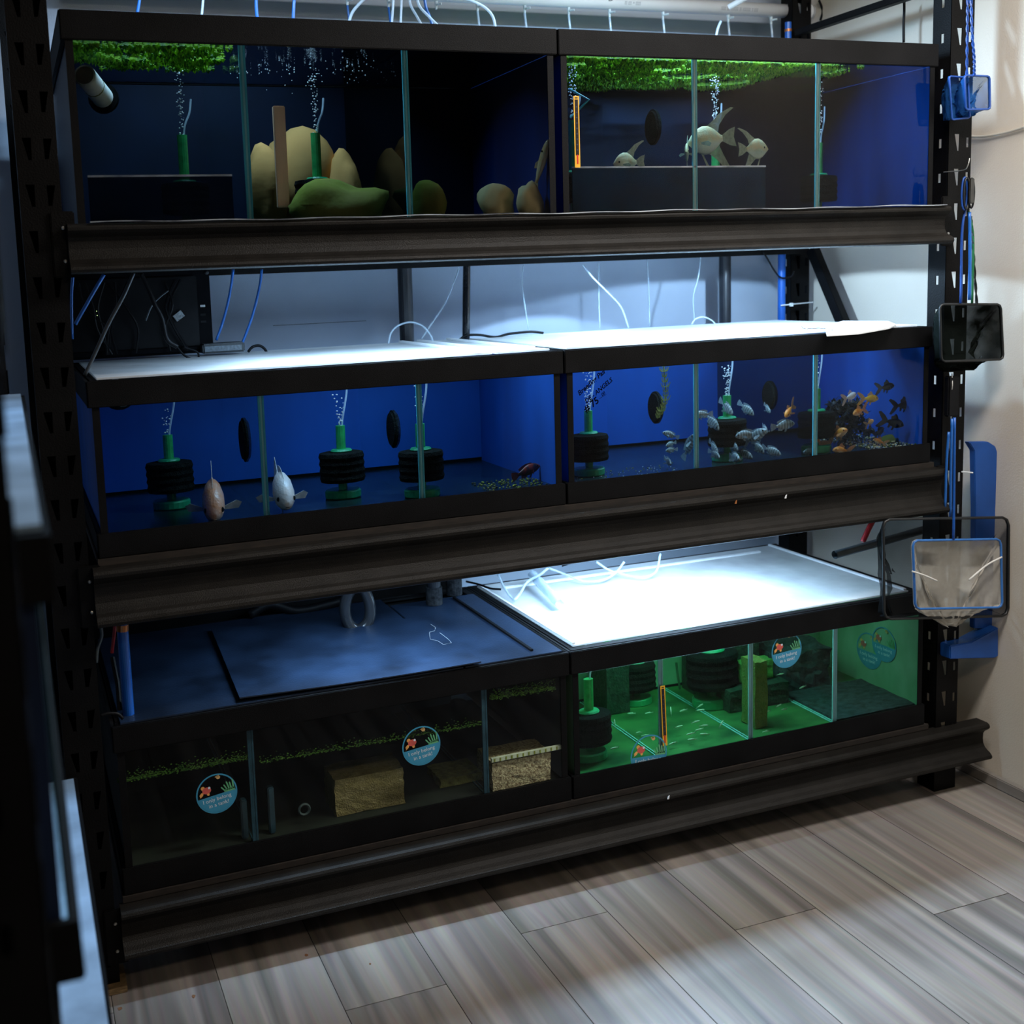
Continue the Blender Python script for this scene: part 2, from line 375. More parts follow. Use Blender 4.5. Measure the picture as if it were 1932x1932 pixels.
# small marks on the floor
for px, py, r in ((365, 1880, .006), (226, 1903, .006), (578, 1802, .005), (698, 1819, .003)):
    c = at(px, py, z=0.0)
    poly = [(c.x+r*math.cos(a)*random.uniform(.6, 1.2), c.y+r*1.2*math.sin(a)*random.uniform(.6, 1.2)) for a in [k*PI/4 for k in range(8)]]
    tag(G().prism(poly, .0006, axis='z', base=0.0002).build('dirt_speck', M('brown_dirt', (.16, .07, .03), .9, var=.3)),
        {365: 'brown speck on the floor right of the rack foot', 226: 'brown speck on the floor close below the wooden block',
         578: 'brown speck on the floor near the shelf shadow', 698: 'tiny dark speck on the floor in front of the rack'}[px], 'speck')

# ================================================================ RACK
T1 = dict(u=.228, g=.293, b=.584, t=.648)
T2 = dict(u=1.056, g=1.113, b=1.405, t=1.465)
T3 = dict(u=1.756, g=1.816, b=2.215, t=2.278)

def post_mesh(w_, d_, h, style, pitch=0.1, z_first=0.03, sides=(-1, 1)):
    """folded steel upright: slotted front face, two side walls with slots, return lips. local origin bottom centre of the front face"""
    g = G(); t = .0025
    def cell(x0, x1, z0, z1, hole, y):
        o = [(x0, z0), (x1, z0), (x1, z1), (x0, z1)]
        vs = [(a, y, b) for a, b in o]+[(a, y, b) for a, b in hole]+[(a, y+t, b) for a, b in o]+[(a, y+t, b) for a, b in hole]
        fs = []
        for i in range(4):
            j = (i+1) % 4
            fs += [(i, j, 4+j, 4+i), (8+j, 8+i, 12+i, 12+j), (4+i, 4+j, 12+j, 12+i)]
        g.add(vs, fs)
    n = int((h-z_first)/pitch); x = w_/2
    if style == 'pair': cols = [(-x, 0, 'L'), (0, x, 'R')]
    else: cols = [(-x, x*.35, 'L'), (x*.35, x, 'S')]
    zprev = 0
    for (xa, xb, kd) in cols:
        g.box(xa, xb, 0, t, 0, z_first)
        for k in range(n):
            z0 = z_first+k*pitch; z1 = z0+pitch; zm = (z0+z1)/2
            wc = xb-xa
            if kd == 'L': c = xa+wc*.55; hole = [(c+.001, zm-.024), (c+.008, zm-.024), (c+.009, zm+.024), (c-.010, zm+.024)]
            elif kd == 'R': c = xa+wc*.52; hole = [(c-.007, zm-.022), (c+.001, zm-.022), (c+.010, zm+.022), (c-.008, zm+.022)]
            else: c = xa+wc*.5; hole = [(c-.005, zm-.014), (c+.005, zm-.014), (c+.005, zm+.014), (c-.005, zm+.014)]
            cell(xa, xb, z0, z1, hole, 0)
        g.box(xa, xb, 0, t, z_first+n*pitch, h)
    for sx in sides:
        for k in range(n):          # side walls, each with a small slot
            z0 = z_first+k*pitch; zm = z0+pitch/2; xs = sx*x
            xa, xb = (xs, xs+t) if sx < 0 else (xs-t, xs)
            g.box(xa, xb, t, d_*.42, z0, z0+pitch); g.box(xa, xb, d_*.58, d_, z0, z0+pitch)
            g.box(xa, xb, d_*.42, d_*.58, z0, zm-.013); g.box(xa, xb, d_*.42, d_*.58, zm+.013, z0+pitch)
        g.box(sx*x-(t if sx > 0 else 0), sx*x+(t if sx < 0 else 0), t, d_, 0, z_first)
        g.box(sx*x, sx*(x-.018), d_, d_+t, 0, h)
    return g
RACK = empty('storage_rack', (1.23, .35, 0), 'tall black steel storage rack carrying six aquariums on three shelves', 'rack')
def child(g, name, mats, parent, **k): return g.build(name, mats, parent, **k)
def place(o, loc):      # local mesh moved to a world place under its parent
    o.location = Vector(loc)-Vector(o.parent['_org']); return o
RH = 2.75
place(child(post_mesh(.087, .065, RH, 'pair', .1), 'post', STEEL, RACK), (-.068, -.012, 0))
place(child(post_mesh(.085, .065, RH, 'single', .1, .05, (-1,)), 'post', STEEL, RACK), (2.522, -.012, 0))
po = place(child(post_mesh(.080, .06, RH, 'single', .1, .02), 'post', STEEL, RACK), (2.59, .755, 0))
place(child(post_mesh(.080, .06, RH, 'pair', .1, .02), 'post', STEEL, RACK), (-.075, .755, 0))
def beam(x0, x1, ztop, zbot, name='beam'):
    H = ztop-zbot
    prof = [(-.004, 0), (-.045, 0), (-.052, -.004), (-.055, -.012), (-.054, -.020), (-.046, -.030), (-.036, -.040), (-.031, -.052), (-.030, -.075),
            (-.032, -.092), (-.038, -.106), (-.048, -.115), (-.058, -.121), (-.065, -.129), (-.067, -.137), (-.064, -.145), (-.056, -.149), (-.046, -.149), (-.004, -.149)]
    g = G(); n = len(prof)
    for x in (x0, x1):
        for (y, z) in prof: g.v.append((x, y, ztop+z*H/.149))
    for i in range(n):
        j = (i+1) % n; g.face((i, j, n+j, n+i))
    g.face(list(range(n))); g.face(list(range(n, 2*n)))
    return child(g, name, BEAM, RACK)
beam(-.018, 2.452, 1.816, 1.707)
beam(-.018, 2.462, 1.040, 0.907)
beam(-.013, 2.655, 0.210, 0.095)
for z in (1.70, .915, .10): child(G().box(-.05, 2.57, .705, .745, z, z+.1), 'rear_beam', STEEL, RACK)
for z in (1.738, 1.040, .212): child(G().box(-.004, 2.45, -.012 if z < 1.5 else .0, .72, z, z+.015), 'deck', PLY, RACK)
# beam connectors with bolts
for (xa, xb, z0, z1) in ((-.052, .000, 1.700, 1.845), (-.052, .000, .90, 1.045), (-.052, .000, .065, .205), (2.452, 2.50, 1.70, 1.845), (2.455, 2.50, .895, 1.045)):
    c = child(G().box(xa, xb, -.020, -.0125, z0, z1), 'connector', STEEL, RACK, bevel=.003)
    for k in (.25, .75):
        g = G().lathe([(.004, 0), (.004, -.002), (.002, -.003)], ((xa+xb)/2, -.020, z0+(z1-z0)*k), 8, axis='y')
        b = child(g, 'bolt', SILVER, RACK); b.parent = c; b.location = (0, 0, 0)
child(G().box(.0, 1.16, .748, .752, .62, .93), 'dark_gap_sheet', STEEL, RACK)  # added dark sheet, hides the lit wall behind the bottom-left gap
# diagonal side braces between front and rear right posts
def bar(p, q, wd, th):
    p, q = Vector(p), Vector(q); d = (q-p).normalized(); s = Vector((1, 0, 0)); u = d.cross(s).normalized()*wd/2; s = s*th/2
    g = G(); g.add([p+u+s, p+u-s, p-u-s, p-u+s, q+u+s, q+u-s, q-u-s, q-u+s], [(0,1,2,3),(7,6,5,4),(0,4,5,1),(1,5,6,2),(2,6,7,3),(3,7,4,0)])
    return g
child(bar(at(1533, 470, x=2.60), at(1592, 612, x=2.60), .040, .03), 'diagonal_brace', STEEL, RACK, bevel=.002)
child(bar(at(1505, 62, x=2.56), at(1735, -14, x=2.56), .022, .03), 'diagonal_brace', STEEL, RACK, bevel=.002)
tag(G().box(-.118, -.010, -.035, .06, .0, .016).build('wood_block', M('raw_plywood', (.20, .13, .06), .8, var=.6, vscale=30, stretch=(1, 1, 9)), bevel=.001),
    'thin plywood block under the front left rack post', 'wood block')
child(G().box(-.109, -.027, .052, .055, 0, RH), 'slot_dark_plate', STEEL, RACK)  # plate added behind the slots so no lit wall shows through
# ================================================================ AQUARIUMS
DEPTH = .70
def frame(g, x0, x1, y0, y1, z0, z1, th, lip, top=True):
    g.box(x0, x1, y0, y0+th, z0, z1); g.box(x0, x1, y1-th, y1, z0, z1)
    g.box(x0, x0+th, y0+th, y1-th, z0, z1); g.box(x1-th, x1, y0+th, y1-th, z0, z1)
    if lip:
        a, b = (z1-.006, z1) if top else (z0, z0+.006)
        g.box(x0+th, x1-th, y0+th, y0+th+lip, a, b); g.box(x0+th, x1-th, y1-th-lip, y1-th, a, b)
        g.box(x0+th, x0+th+lip, y0+th+lip, y1-th-lip, a, b); g.box(x1-th-lip, x1-th, y0+th+lip, y1-th-lip, a, b)
    return g
def tank(label, x0, x1, T, divs, back, side, flr, water, wz, bottom_trim=True, floor_z=None, discs=(), left=None, edge=TEAL, dark_divs=(), thin_front=False):
    t = empty('aquarium', ((x0+x1)/2, DEPTH/2, T['u']), label, 'aquarium', None)
    fz = floor_z or T['g']-.008
    frame(G(), x0, x1, -.008, DEPTH+.004, T['b'], T['t'], .010, .022).build('top_trim', BLACK, t, bevel=.0018)
    frame(G(), x0, x1, -.008, DEPTH+.004, T['u'], T['g'], .010, .0).build('bottom_trim', BLACK, t, bevel=.0018)
    gx0, gx1 = x0+.012, x1-.012; z0, z1 = T['u']+.006, T['t']-.008
    # front pane: outer face bends light into the water, other faces clear
    g = G(); g.mat(1).box(gx0, gx1, 0, .006, z0, z1)
    g.mi[g.f.index((0, 1, 5, 4))] = 0
    g.build('front_pane', [PLAINGLASS, CLEAR] if thin_front else [FRONT, CLEAR], t)
    G().box(gx0, gx0+.006, .0065, DEPTH-.006, z0, z1).build('side_panel', left or side, t)
    G().box(gx1-.006, gx1, .0065, DEPTH-.006, z0, z1).build('side_panel', side, t)
    G().box(gx0, gx1, DEPTH-.0055, DEPTH, z0, z1).build('back_panel', back, t)
    G().box(gx0+.0065, gx1-.0065, .0065, DEPTH-.006, z0, fz).build('base_pane', flr, t)
    for xa, xb in ((gx0-.004, gx0+.013), (gx1-.013, gx1+.004)):
        G().box(xa, xb, -.002, -.0002, T['g'], T['b']).build('corner_strip', BLACK, t)
    # water body
    a, b, c, d = gx0+.0068, gx1-.0068, .0068, DEPTH-.0063
    g = G(); g.mat(1).box(a, b, c, d, fz+.0005, wz); g.mi[g.f.index((4, 5, 6, 7))] = 0
    g.build('water', [add_absorb((WTOP if T is T3 else WTOP_SIMPLE).copy(), water[0], water[1]), water[2]], t)
    for k, x in enumerate(divs):
        dv = G().box(x-.003, x+.003, .012, DEPTH-.012, fz+.001, T['b']-.002 if not isinstance(wz, tuple) else wz).build('divider', DIVIDER_DARK if k in dark_divs else DIVIDER, t)
        e = G(); e.mat(0).box(x-.0075, x-.0028, .007, .013, T['g']-.006, T['b']+.01); e.mat(1).box(x-.0024, x+.0024, .008, .013, T['g']-.006, T['b']+.01); e.mat(0).box(x+.0028, x+.0075, .007, .013, T['g']-.006, T['b']+.01)
        e = e.build('silicone_edge', [edge, TEAL2 if edge is TEAL else edge], t); e.parent = dv; e.location = (0, 0, 0)
        for dx in (-.006, .0035) if T is T1 else ():
            sm = G().box(x+dx, x+dx+.0025, .014, DEPTH-.014, fz+.0008, fz+.0032).build('base_seam', edge, t); sm.parent = dv; sm.location = (0, 0, 0)
        for (kk, y, z, r) in discs:
            if kk == k:
                g = G().lathe([(r*.2, -.009), (r*.86, -.009), (r*.9, -.004), (r, -.0035), (r, .0035), (r*.9, .004), (r*.86, .009), (r*.2, .009)], (x, y, z), 28, axis='x')
                ds = g.build('strainer_disc', SPONGE, t); ds.parent = dv; ds.location = (0, 0, 0)
    t['_fz'] = fz
    return t
XL = (0.0, 1.206); XR = (1.211, 2.440)
W3 = ((0.50, 0.62, 0.70), 1.5, WATER_T3); W2 = ((0.40, 0.66, 0.80), .9, WATER_T2); WG = ((0.42, 0.92, 0.58), 1.5, WATER_GREEN); WM = ((0.45, .50, .26), 3.2, WATER_MURK)
W3L = ((0.52, 0.60, 0.62), 2.4, add_absorb(m_clear('water_top_left'), (0.52, 0.60, 0.62), 2.4))
WZ3 = 2.2168
TA = tank('long dark aquarium on the top shelf left with two glass dividers and sunken boulders', *XL, T3, (.4, .8), DARKBLUE, BLUE3, TANKFLOOR, W3L, WZ3, left=DARKBLUE, dark_divs=(1,))
TB = tank('aquarium on the top shelf right with floating green weed and angelfish', *XR, T3, (1.622, 2.025), DARKBLUE, BLUE3, TANKFLOOR, W3, WZ3, dark_divs=(1,), discs=((0, .30, 2.068, .050),))
TC = tank('blue-backed aquarium on the middle shelf left holding two pale cichlids', *XL, T2, (.4, .805), BLUE, BLUE, TANKFLOOR, W2, 1.425, discs=((0, .30, 1.270, .058), (1, .29, 1.266, .052)))
TD = tank('blue-backed aquarium on the middle shelf right crowded with goldfish and silver cichlids', *XR, T2, (1.622, 2.025), BLUE, BLUE, TANKFLOOR, W2, 1.425, dark_divs=(1,), discs=((0, .30, 1.263, .048), (1, .31, 1.270, .045)))
TE = tank('murky dark aquarium on the bottom shelf left with low water and algae line', *XL, T1, (.328, .959), MURK, MURK, MURK, WM, .475, thin_front=True, edge=M('dull_glass_edge', (.02, .055, .08), .4, spec=.1, var=.3))
TF = tank('bright green aquarium on the bottom shelf right full of tiny fry', *XR, T1, (1.500, 1.803, 2.105), PALE, PALE, GREENFLOOR, WG, .578, edge=TEAL2)

# thin wavy strip, pale colour painting the glass-edge highlight under the top tanks
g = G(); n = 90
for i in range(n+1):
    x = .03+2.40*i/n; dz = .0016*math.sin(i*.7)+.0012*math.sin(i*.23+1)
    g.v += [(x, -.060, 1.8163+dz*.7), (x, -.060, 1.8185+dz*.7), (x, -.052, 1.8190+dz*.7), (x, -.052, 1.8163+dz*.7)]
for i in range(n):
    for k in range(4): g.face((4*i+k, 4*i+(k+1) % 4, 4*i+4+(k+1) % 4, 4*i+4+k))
tag(g.build('edge_highlight', M('painted_edge_highlight', (.50, .55, .60), .2, spec=.6, var=.6, vscale=9, stretch=(1, 1, 1), color2=(.02, .02, .03))), 'thin pale strip painted as the glass-edge highlight along the top beam under the glass', 'highlight')
# low dark panels standing inside the front of the top tanks
def low_panel(pxa, pxb, py, zoff, label, m):
    a, b = at(pxa, py, y=.012), at(pxb, py-(pxb-pxa)*.028 if pxa > 800 else py, y=.012)
    t = empty('low_panel', ((a.x+b.x)/2, .016, 1.808), label, 'panel')
    zt = (a.z+b.z)/2
    G().box(a.x, b.x, .010, .014, 1.809, zt).build('sheet', m, t)
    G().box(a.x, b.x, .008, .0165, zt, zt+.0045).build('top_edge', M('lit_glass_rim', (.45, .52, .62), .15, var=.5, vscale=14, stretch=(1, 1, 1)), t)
LOWBLUE = M('low_navy_sheet', (.002, .012, .030), .5, spec=.04, var=.35, vscale=8)
low_panel(1078, 1442, 322, 0, 'low navy sheet with bright rim inside the angelfish tank', LOWBLUE)
low_panel(165, 437, 334, 0, 'low dark sheet with pale rim in the first compartment of the top left tank', mix_transparent('low_dark_film', M('low_dark_sheet', (.004, .008, .020), .5, spec=.04, var=.4), .35))

# ================================================================ LIDS
def lid(label, x0, x1, z, m, y0=.026, y1=.675, strips=(), name='tank_lid'):
    t = empty(name, ((x0+x1)/2, .35, z), label, 'lid')
    G().box(x0, x1, y0, y1, z, z+.005).build('sheet', m, t, bevel=.001)
    for (a, b, c, d) in strips: G().box(a, b, c, d, z+.0052, z+.011).build('edge_strip', WHITE if m is LID else BLACK, t)
    return t
lid('frosted white lid on the middle left aquarium', .025, 1.02, T2['t']+.0005, LID, strips=((.99, 1.005, .05, .66),))
lid('narrow frosted end lid beside the seam of the middle tanks', 1.03, 1.185, T2['t']+.0005, LID, strips=((1.05, 1.062, .06, .66), (1.15, 1.16, .06, .66)))
lid('frosted white lid on the middle right aquarium', 1.235, 2.415, T2['t']+.0005, LID)
lid('brightly lit frosted lid on the green bottom aquarium', 1.236, 2.40, T1['t']+.0005, LID, strips=((1.237, 1.245, .03, .67), (1.30, 2.30, .60, .612), (2.385, 2.395, .03, .67)))
lid('black lid covering the murky bottom aquarium', .02, .90, T1['t']+.0005, BLACKLID, y0=.0)
lid('black end lid with scratched edge beside the bottom seam', .905, 1.19, T1['t']+.0005, BLACKLID, y0=.0, y1=.60, strips=((1.11, 1.118, .03, .58),))
# loose black sheet on the lid
ps = [at(452, 1316, z=.668), at(908, 1248, z=.664), at(806, 1165, z=.664), at(398, 1185, z=.668)]
g = G(); nn = 12; vs_ = []
for i in range(nn+1):
    for j in range(nn+1):
        u, v = i/nn, j/nn
        p = ps[0]*(1-u)*(1-v)+ps[1]*u*(1-v)+ps[2]*u*v+ps[3]*(1-u)*v
        vs_.append(Vector((p.x, p.y, p.z-.004*math.sin(PI*u)*(1-v))))
g.v = [tuple(v) for v in vs_]+[(v.x, v.y, v.z-.003) for v in vs_]
q = (nn+1)**2
for i in range(nn):
    for j in range(nn):
        a = i*(nn+1)+j; b = a+1; c = a+nn+2; d = a+nn+1
        g.face((a, b, c, d)); g.face((q+d, q+c, q+b, q+a))
for i in range(nn):
    for (a, b) in ((i*(nn+1), (i+1)*(nn+1)), ((i+1)*(nn+1)+nn, i*(nn+1)+nn), (i+1, i), (nn*(nn+1)+i, nn*(nn+1)+i+1)): g.face((a, b, q+b, q+a))
tag(g.build('loose_sheet', BLACKLID), 'loose curved black plastic sheet lying on the black lid', 'sheet')
# dried salt line on the sheet
pts = [(813, 1178), (822, 1184), (820, 1190), (810, 1193), (812, 1206), (826, 1209), (836, 1216), (852, 1213), (846, 1206), (830, 1194)]
tag(G().tube([at(px, py, z=.6695) for px, py in pts], .0007, 5).build('salt_mark', DUST), 'white jagged dried salt mark on the black sheet', 'stain')

# ================================================================ SPONGE FILTERS
def sponge_filter(label, c, s=1.0, tube_h=.19, air=True, top=None, sponge_m=SPONGE):
    x, y, z = c
    t = empty('sponge_filter', (x, y, z), label, 'filter')
    G().lathe([(.046*s, .0), (.048*s, .003), (.048*s, .018*s), (.044*s, .022*s)], (x, y, z), 24).build('base', GREENBASE, t)
    G().lathe([(.012*s, .022*s), (.012*s, .050*s)], (x, y, z), 12).build('stem', GREENBASE, t)
    prof = []
    for k in range(9):
        h = (.044+.075*k/8)*s; prof += [((.061 if k % 2 else .058)*s, h)]
    prof = [(.05*s, .043*s)]+prof+[(.05*s, .1205*s), (.014*s, .121*s)]
    G().lathe(prof, (x, y, z), 28, wob=.015).build('sponge', sponge_m, t)
    G().lathe([(.028*s, .1215*s), (.029*s, .124*s), (.026*s, .128*s), (.0145*s, .129*s)], (x, y, z), 20).build('flange', GREENBASE, t)
    tp = G(); h = tube_h*s; rp = []
    k = .129*s
    while k < h: rp.append((.0128*s if int(k*400) % 2 else .0136*s, k)); k += .005
    tp.lathe(rp+[(.0128*s, h)], (x, y, z), 14).build('lift_tube', GREENPL, t)
    if air:
        top = top or (x+.03, y+.02, z+.33)
        G().tube([(x+.004, y, z+.10*s+.05), (x+.006, y, z+h+.01), ((x+top[0])/2+.008, (y+top[1])/2, (z+h+top[2])/2+.01), top], .0028, 6, smooth=5).build('air_line', CLEAR_TUBE, t)
    return t
def bubbles(label, x, y, z0, z1, n, r0=.0012, r1=.003, spread=.008, top_spread=None):
    g = G(); ts = top_spread or spread*2.2
    for i in range(n):
        u = random.random(); z = z0+(z1-z0)*u; sp = spread+(ts-spread)*u*u
        a = random.uniform(0, 2*PI); rr = sp*math.sqrt(random.random())
        g.sphere((x+rr*math.cos(a), y+rr*math.sin(a), z), random.uniform(r0, r1), 6, 4, (1, 1, .75))
    return tag(g.build('air_bubbles', M('air_bubble', (.80, .90, .95), .08, spec=1.0, var=.25, vscale=200), smooth=True), label, 'bubbles', kind='stuff')

def filt(px, py, fz, label, tube_px=None, blabel=None, nb=60, wz=1.42, s=1.0, tube_h=.19, y=None, bz=None, **k):
    p = inside_z(px, py, fz) if y is None else inside(px, py, y)
    p.z = fz
    p.y = min(max(p.y, .085), .60)
    f = sponge_filter(label, p, s, tube_h, **k)
    if blabel: bubbles(blabel, p.x, p.y, fz+tube_h*s, bz or wz-.005, nb)
    return p
F2 = T2['g']-.0075
filt(325, 958, F2, 'green tubed sponge filter behind the pink cichlid in the first compartment', blabel='faint air bubbles rising behind the pink cichlid', nb=25, bz=1.37)
filt(648, 938, F2, 'green tubed sponge filter in the middle compartment right of the white cichlid', blabel='air bubbles above the filter right of the white cichlid', nb=35, bz=1.38)
filt(797, 936, F2, 'green tubed sponge filter straddled by the second divider of the blue left tank', blabel='air bubbles beside the second divider of the blue left tank', nb=40)
filt(1112, 896, F2, 'sponge filter with tall bubble column under the handwriting', blabel='thick bubble column over the handwriting', nb=110, s=.95)
filt(1372, 868, F2, 'sponge filter among the silver cichlids', blabel='bubble cluster above the silver cichlids', nb=75, bz=1.385)
filt(1540, 852, F2, 'sponge filter behind the divider next to the goldfish', blabel='bubbles along the divider next to the goldfish', nb=40)
F1 = T1['g']-.0075
filt(1112, 1390, F1, 'sponge filter at the left end of the green tank', s=1.12, tube_h=.21, y=.14)
filt(1345, 1340, F1, 'large dark sponge filter in the middle of the green tank', s=1.45, tube_h=.20, y=.42, air=True)
filt(1200, 1290, F1, 'dark filter at the back of the first green compartment', s=1.1, tube_h=.20, y=.58)
F3 = T3['g']-.0075
filt(346, 300, F3, 'sponge filter with dim green tube in the first compartment of the top left tank', tube_h=.24, y=.36, blabel='bubble column in the first compartment of the top left tank', nb=70, wz=WZ3)
filt(597, 300, F3, 'sponge filter in front of the boulders in the top left tank', tube_h=.24, y=.30, blabel='bubble column in front of the boulders', nb=70, wz=WZ3)
filt(1082, 300, F3, 'sponge filter behind the yellow thermometer strip in the top tank', tube_h=.26, y=.14, blabel='bubbles beside the yellow thermometer strip in the top tank', nb=80, wz=WZ3)
filt(1350, 300, F3, 'sponge filter behind the large angelfish', tube_h=.24, y=.30, blabel='bright bubble column above the large angelfish', nb=150, wz=WZ3)
filt(1545, 300, F3, 'sponge filter beside the second divider of the angelfish tank', tube_h=.22, y=.35, blabel='bubble column beside the second divider of the angelfish tank', nb=90, wz=WZ3)
# surface foam dots near the top of the top left tank
g = G()
for i in range(80):
    x = random.uniform(.42, .78); y = random.uniform(.05, .5)
    g.sphere((x, y, WZ3-.003-abs(random.gauss(0, .02))), random.uniform(.0008, .0022), 5, 4)
tag(g.build('air_bubbles', MATS['air_bubble'], smooth=True), 'tiny bubbles scattered under the surface of the top left middle compartment', 'bubbles', kind='stuff')

# ================================================================ FLOATING WEED (seen from below)
def weed(label, x0, x1, y0, y1, n, mats, dens, holes=()):
    g = G()
    for i in range(n):
        x, y = random.uniform(x0, x1), random.uniform(y0, y1)
        if mnoise.noise(Vector((x*9, y*9, 3)))+dens < random.uniform(-.2, .3): continue
        if any((x-hx)**2+(y-hy)**2 < hr*hr for hx, hy, hr in holes): continue
        z = WZ3-.0015; r = random.uniform(.003, .007); a0 = random.uniform(0, 6.28); g.mat(random.choice((0, 0, 1)))
        k = 6; o = len(g.v)
        g.v += [(x+r*math.cos(a0+2*PI*j/k), y+r*.8*math.sin(a0+2*PI*j/k), z-random.uniform(0, .003)) for j in range(k)]+[(x, y, z-.006-random.uniform(0, .006)), (x, y, z+.001)]
        for j in range(k): g.face((o+j, o+(j+1) % k, o+k)); g.face((o+(j+1) % k, o+j, o+k+1))
    return tag(g.build('duckweed', mats, fix=False), label, 'duckweed', kind='stuff')
weed('floating duckweed at the surface of the top left compartment', .03, .385, .03, .42, 2600, [DUCK, DUCKD], .12)
weed('thick floating duckweed over the angelfish', 1.24, 1.615, .02, .66, 5200, [DUCK, DUCKD], .5, holes=((1.29, .12, .05),))
weed('floating duckweed in the middle compartment above the large angelfish', 1.63, 2.02, .02, .60, 4600, [DUCK, DUCKD], .35, holes=((1.74, .30, .085), (1.90, .42, .10)))
weed('sparse floating duckweed right of the second divider', 2.03, 2.2, .02, .25, 700, [DUCK, DUCKD], .05)

# ================================================================ FISH
def fish_mat(name, c1, c2, belly, stripes=0, rough=.3, sscale=9):
    if name in MATS: return MATS[name]
    m, nt, N, L, out = new_nodes(name)
    p = N.new('ShaderNodeBsdfPrincipled'); L.new(p.outputs[0], out.inputs[0]); p.inputs['Roughness'].default_value = rough
    p.inputs['Specular IOR Level'].default_value = .6
    tc = N.new('ShaderNodeTexCoord'); nz = N.new('ShaderNodeTexNoise'); nz.inputs['Scale'].default_value = 6; nz.inputs['Detail'].default_value = 3
    oi = N.new('ShaderNodeObjectInfo'); sc = N.new('ShaderNodeVectorMath'); sc.operation = 'SCALE'; sc.inputs[0].default_value = (5, 9, 3); L.new(oi.outputs['Random'], sc.inputs['Scale'])
    ad = N.new('ShaderNodeVectorMath'); L.new(tc.outputs['Object'], ad.inputs[0]); L.new(sc.outputs[0], ad.inputs[1]); L.new(ad.outputs[0], nz.inputs['Vector'])
    cr = N.new('ShaderNodeValToRGB'); cr.color_ramp.elements[0].position = .4; cr.color_ramp.elements[0].color = (*c1, 1); cr.color_ramp.elements[1].position = .6; cr.color_ramp.elements[1].color = (*c2, 1)
    L.new(nz.outputs['Fac'], cr.inputs[0])
    sx = N.new('ShaderNodeSeparateXYZ'); L.new(tc.outputs['Object'], sx.inputs[0])
    mr = N.new('ShaderNodeMapRange'); mr.inputs[1].default_value = -.10; mr.inputs[2].default_value = .02; L.new(sx.outputs['Z'], mr.inputs[0])
    mx = N.new('ShaderNodeMix'); mx.data_type = 'RGBA'; mx.inputs[6].default_value = (*belly, 1); L.new(mr.outputs[0], mx.inputs[0]); L.new(cr.outputs[0], mx.inputs[7])
    last = mx.outputs[2]
    if stripes:
        wv = N.new('ShaderNodeTexWave'); wv.inputs['Scale'].default_value = sscale/6.28*1.0; wv.inputs['Distortion'].default_value = 1.2; wv.inputs['Detail Scale'].default_value = 2
        L.new(tc.outputs['Object'], wv.inputs['Vector'])
        m2 = N.new('ShaderNodeMix'); m2.data_type = 'RGBA'; m2.blend_type = 'MULTIPLY'; m2.inputs[0].default_value = stripes
        L.new(last, m2.inputs[6]); L.new(wv.outputs['Color'], m2.inputs[7]); last = m2.outputs[2]
    L.new(last, p.inputs['Base Color'])
    v = N.new('ShaderNodeTexVoronoi'); v.inputs['Scale'].default_value = 38; L.new(tc.outputs['Object'], v.inputs['Vector'])
    b = N.new('ShaderNodeBump'); b.inputs['Strength'].default_value = .12; b.inputs['Distance'].default_value = .008; L.new(v.outputs['Distance'], b.inputs['Height']); L.new(b.outputs[0], p.inputs['Normal'])
    return m
FM = {
 'silver': fish_mat('fish_silver', (.26, .31, .30), (.42, .46, .43), (.62, .66, .64), .62, sscale=16),
 'orange': fish_mat('fish_orange', (.85, .22, .02), (.95, .36, .05), (.90, .60, .35)),
 'white': fish_mat('fish_white_orange', (.80, .78, .76), (.85, .80, .78), (.85, .85, .85)),
 'gold': fish_mat('fish_gold', (.80, .36, .02), (.90, .52, .04), (.85, .60, .15)),
 'black': fish_mat('fish_black', (.006, .007, .010), (.012, .012, .016), (.012, .012, .014)),
 'angel': fish_mat('fish_angel', (.80, .82, .52), (.85, .72, .38), (.80, .90, .74)),
 'pink': fish_mat('fish_pink', (.95, .36, .17), (.95, .52, .38), (.95, .76, .70)),
 'pale': fish_mat('fish_pale', (.95, .80, .72), (.95, .88, .85), (.95, .95, .95)),
 'yellow': fish_mat('fish_yellow', (.95, .66, .26), (.92, .72, .40), (.9, .8, .6)),
 'fry': fish_mat('fish_fry', (.50, .62, .45), (.62, .72, .55), (.80, .88, .75)),
 'mottle': fish_mat('fish_mottled_red', (.02, .02, .025), (.30, .04, .02), (.05, .03, .03)),
}
def fin_mat(k, c, f=.35):
    return mix_transparent('fin_'+k, M('fin_base_'+k, c, .35, var=.25, vscale=14, stretch=(1, 1, 1)), f)
FIN = {'silver': fin_mat('silver', (.42, .50, .52), .45), 'orange': fin_mat('orange', (.85, .38, .16), .35), 'white': fin_mat('white', (.80, .60, .50), .4), 'gold': fin_mat('gold', (.80, .42, .05), .35),
       'black': FM['black'], 'angel': fin_mat('angel', (.60, .68, .50), .4), 'pink': fin_mat('pink', (.80, .70, .60), .4), 'pale': fin_mat('pale', (.80, .78, .70), .4),
       'yellow': fin_mat('yellow', (.70, .50, .25), .3), 'fry': fin_mat('fry', (.6, .7, .55), .5), 'mottle': fin_mat('mottle', (.22, .03, .02), .2)}
EYE = M('fish_eye', (.01, .01, .012), .08, spec=.8, var=.1); EYER = M('fish_eye_ring', (.55, .50, .38), .2, var=.2)
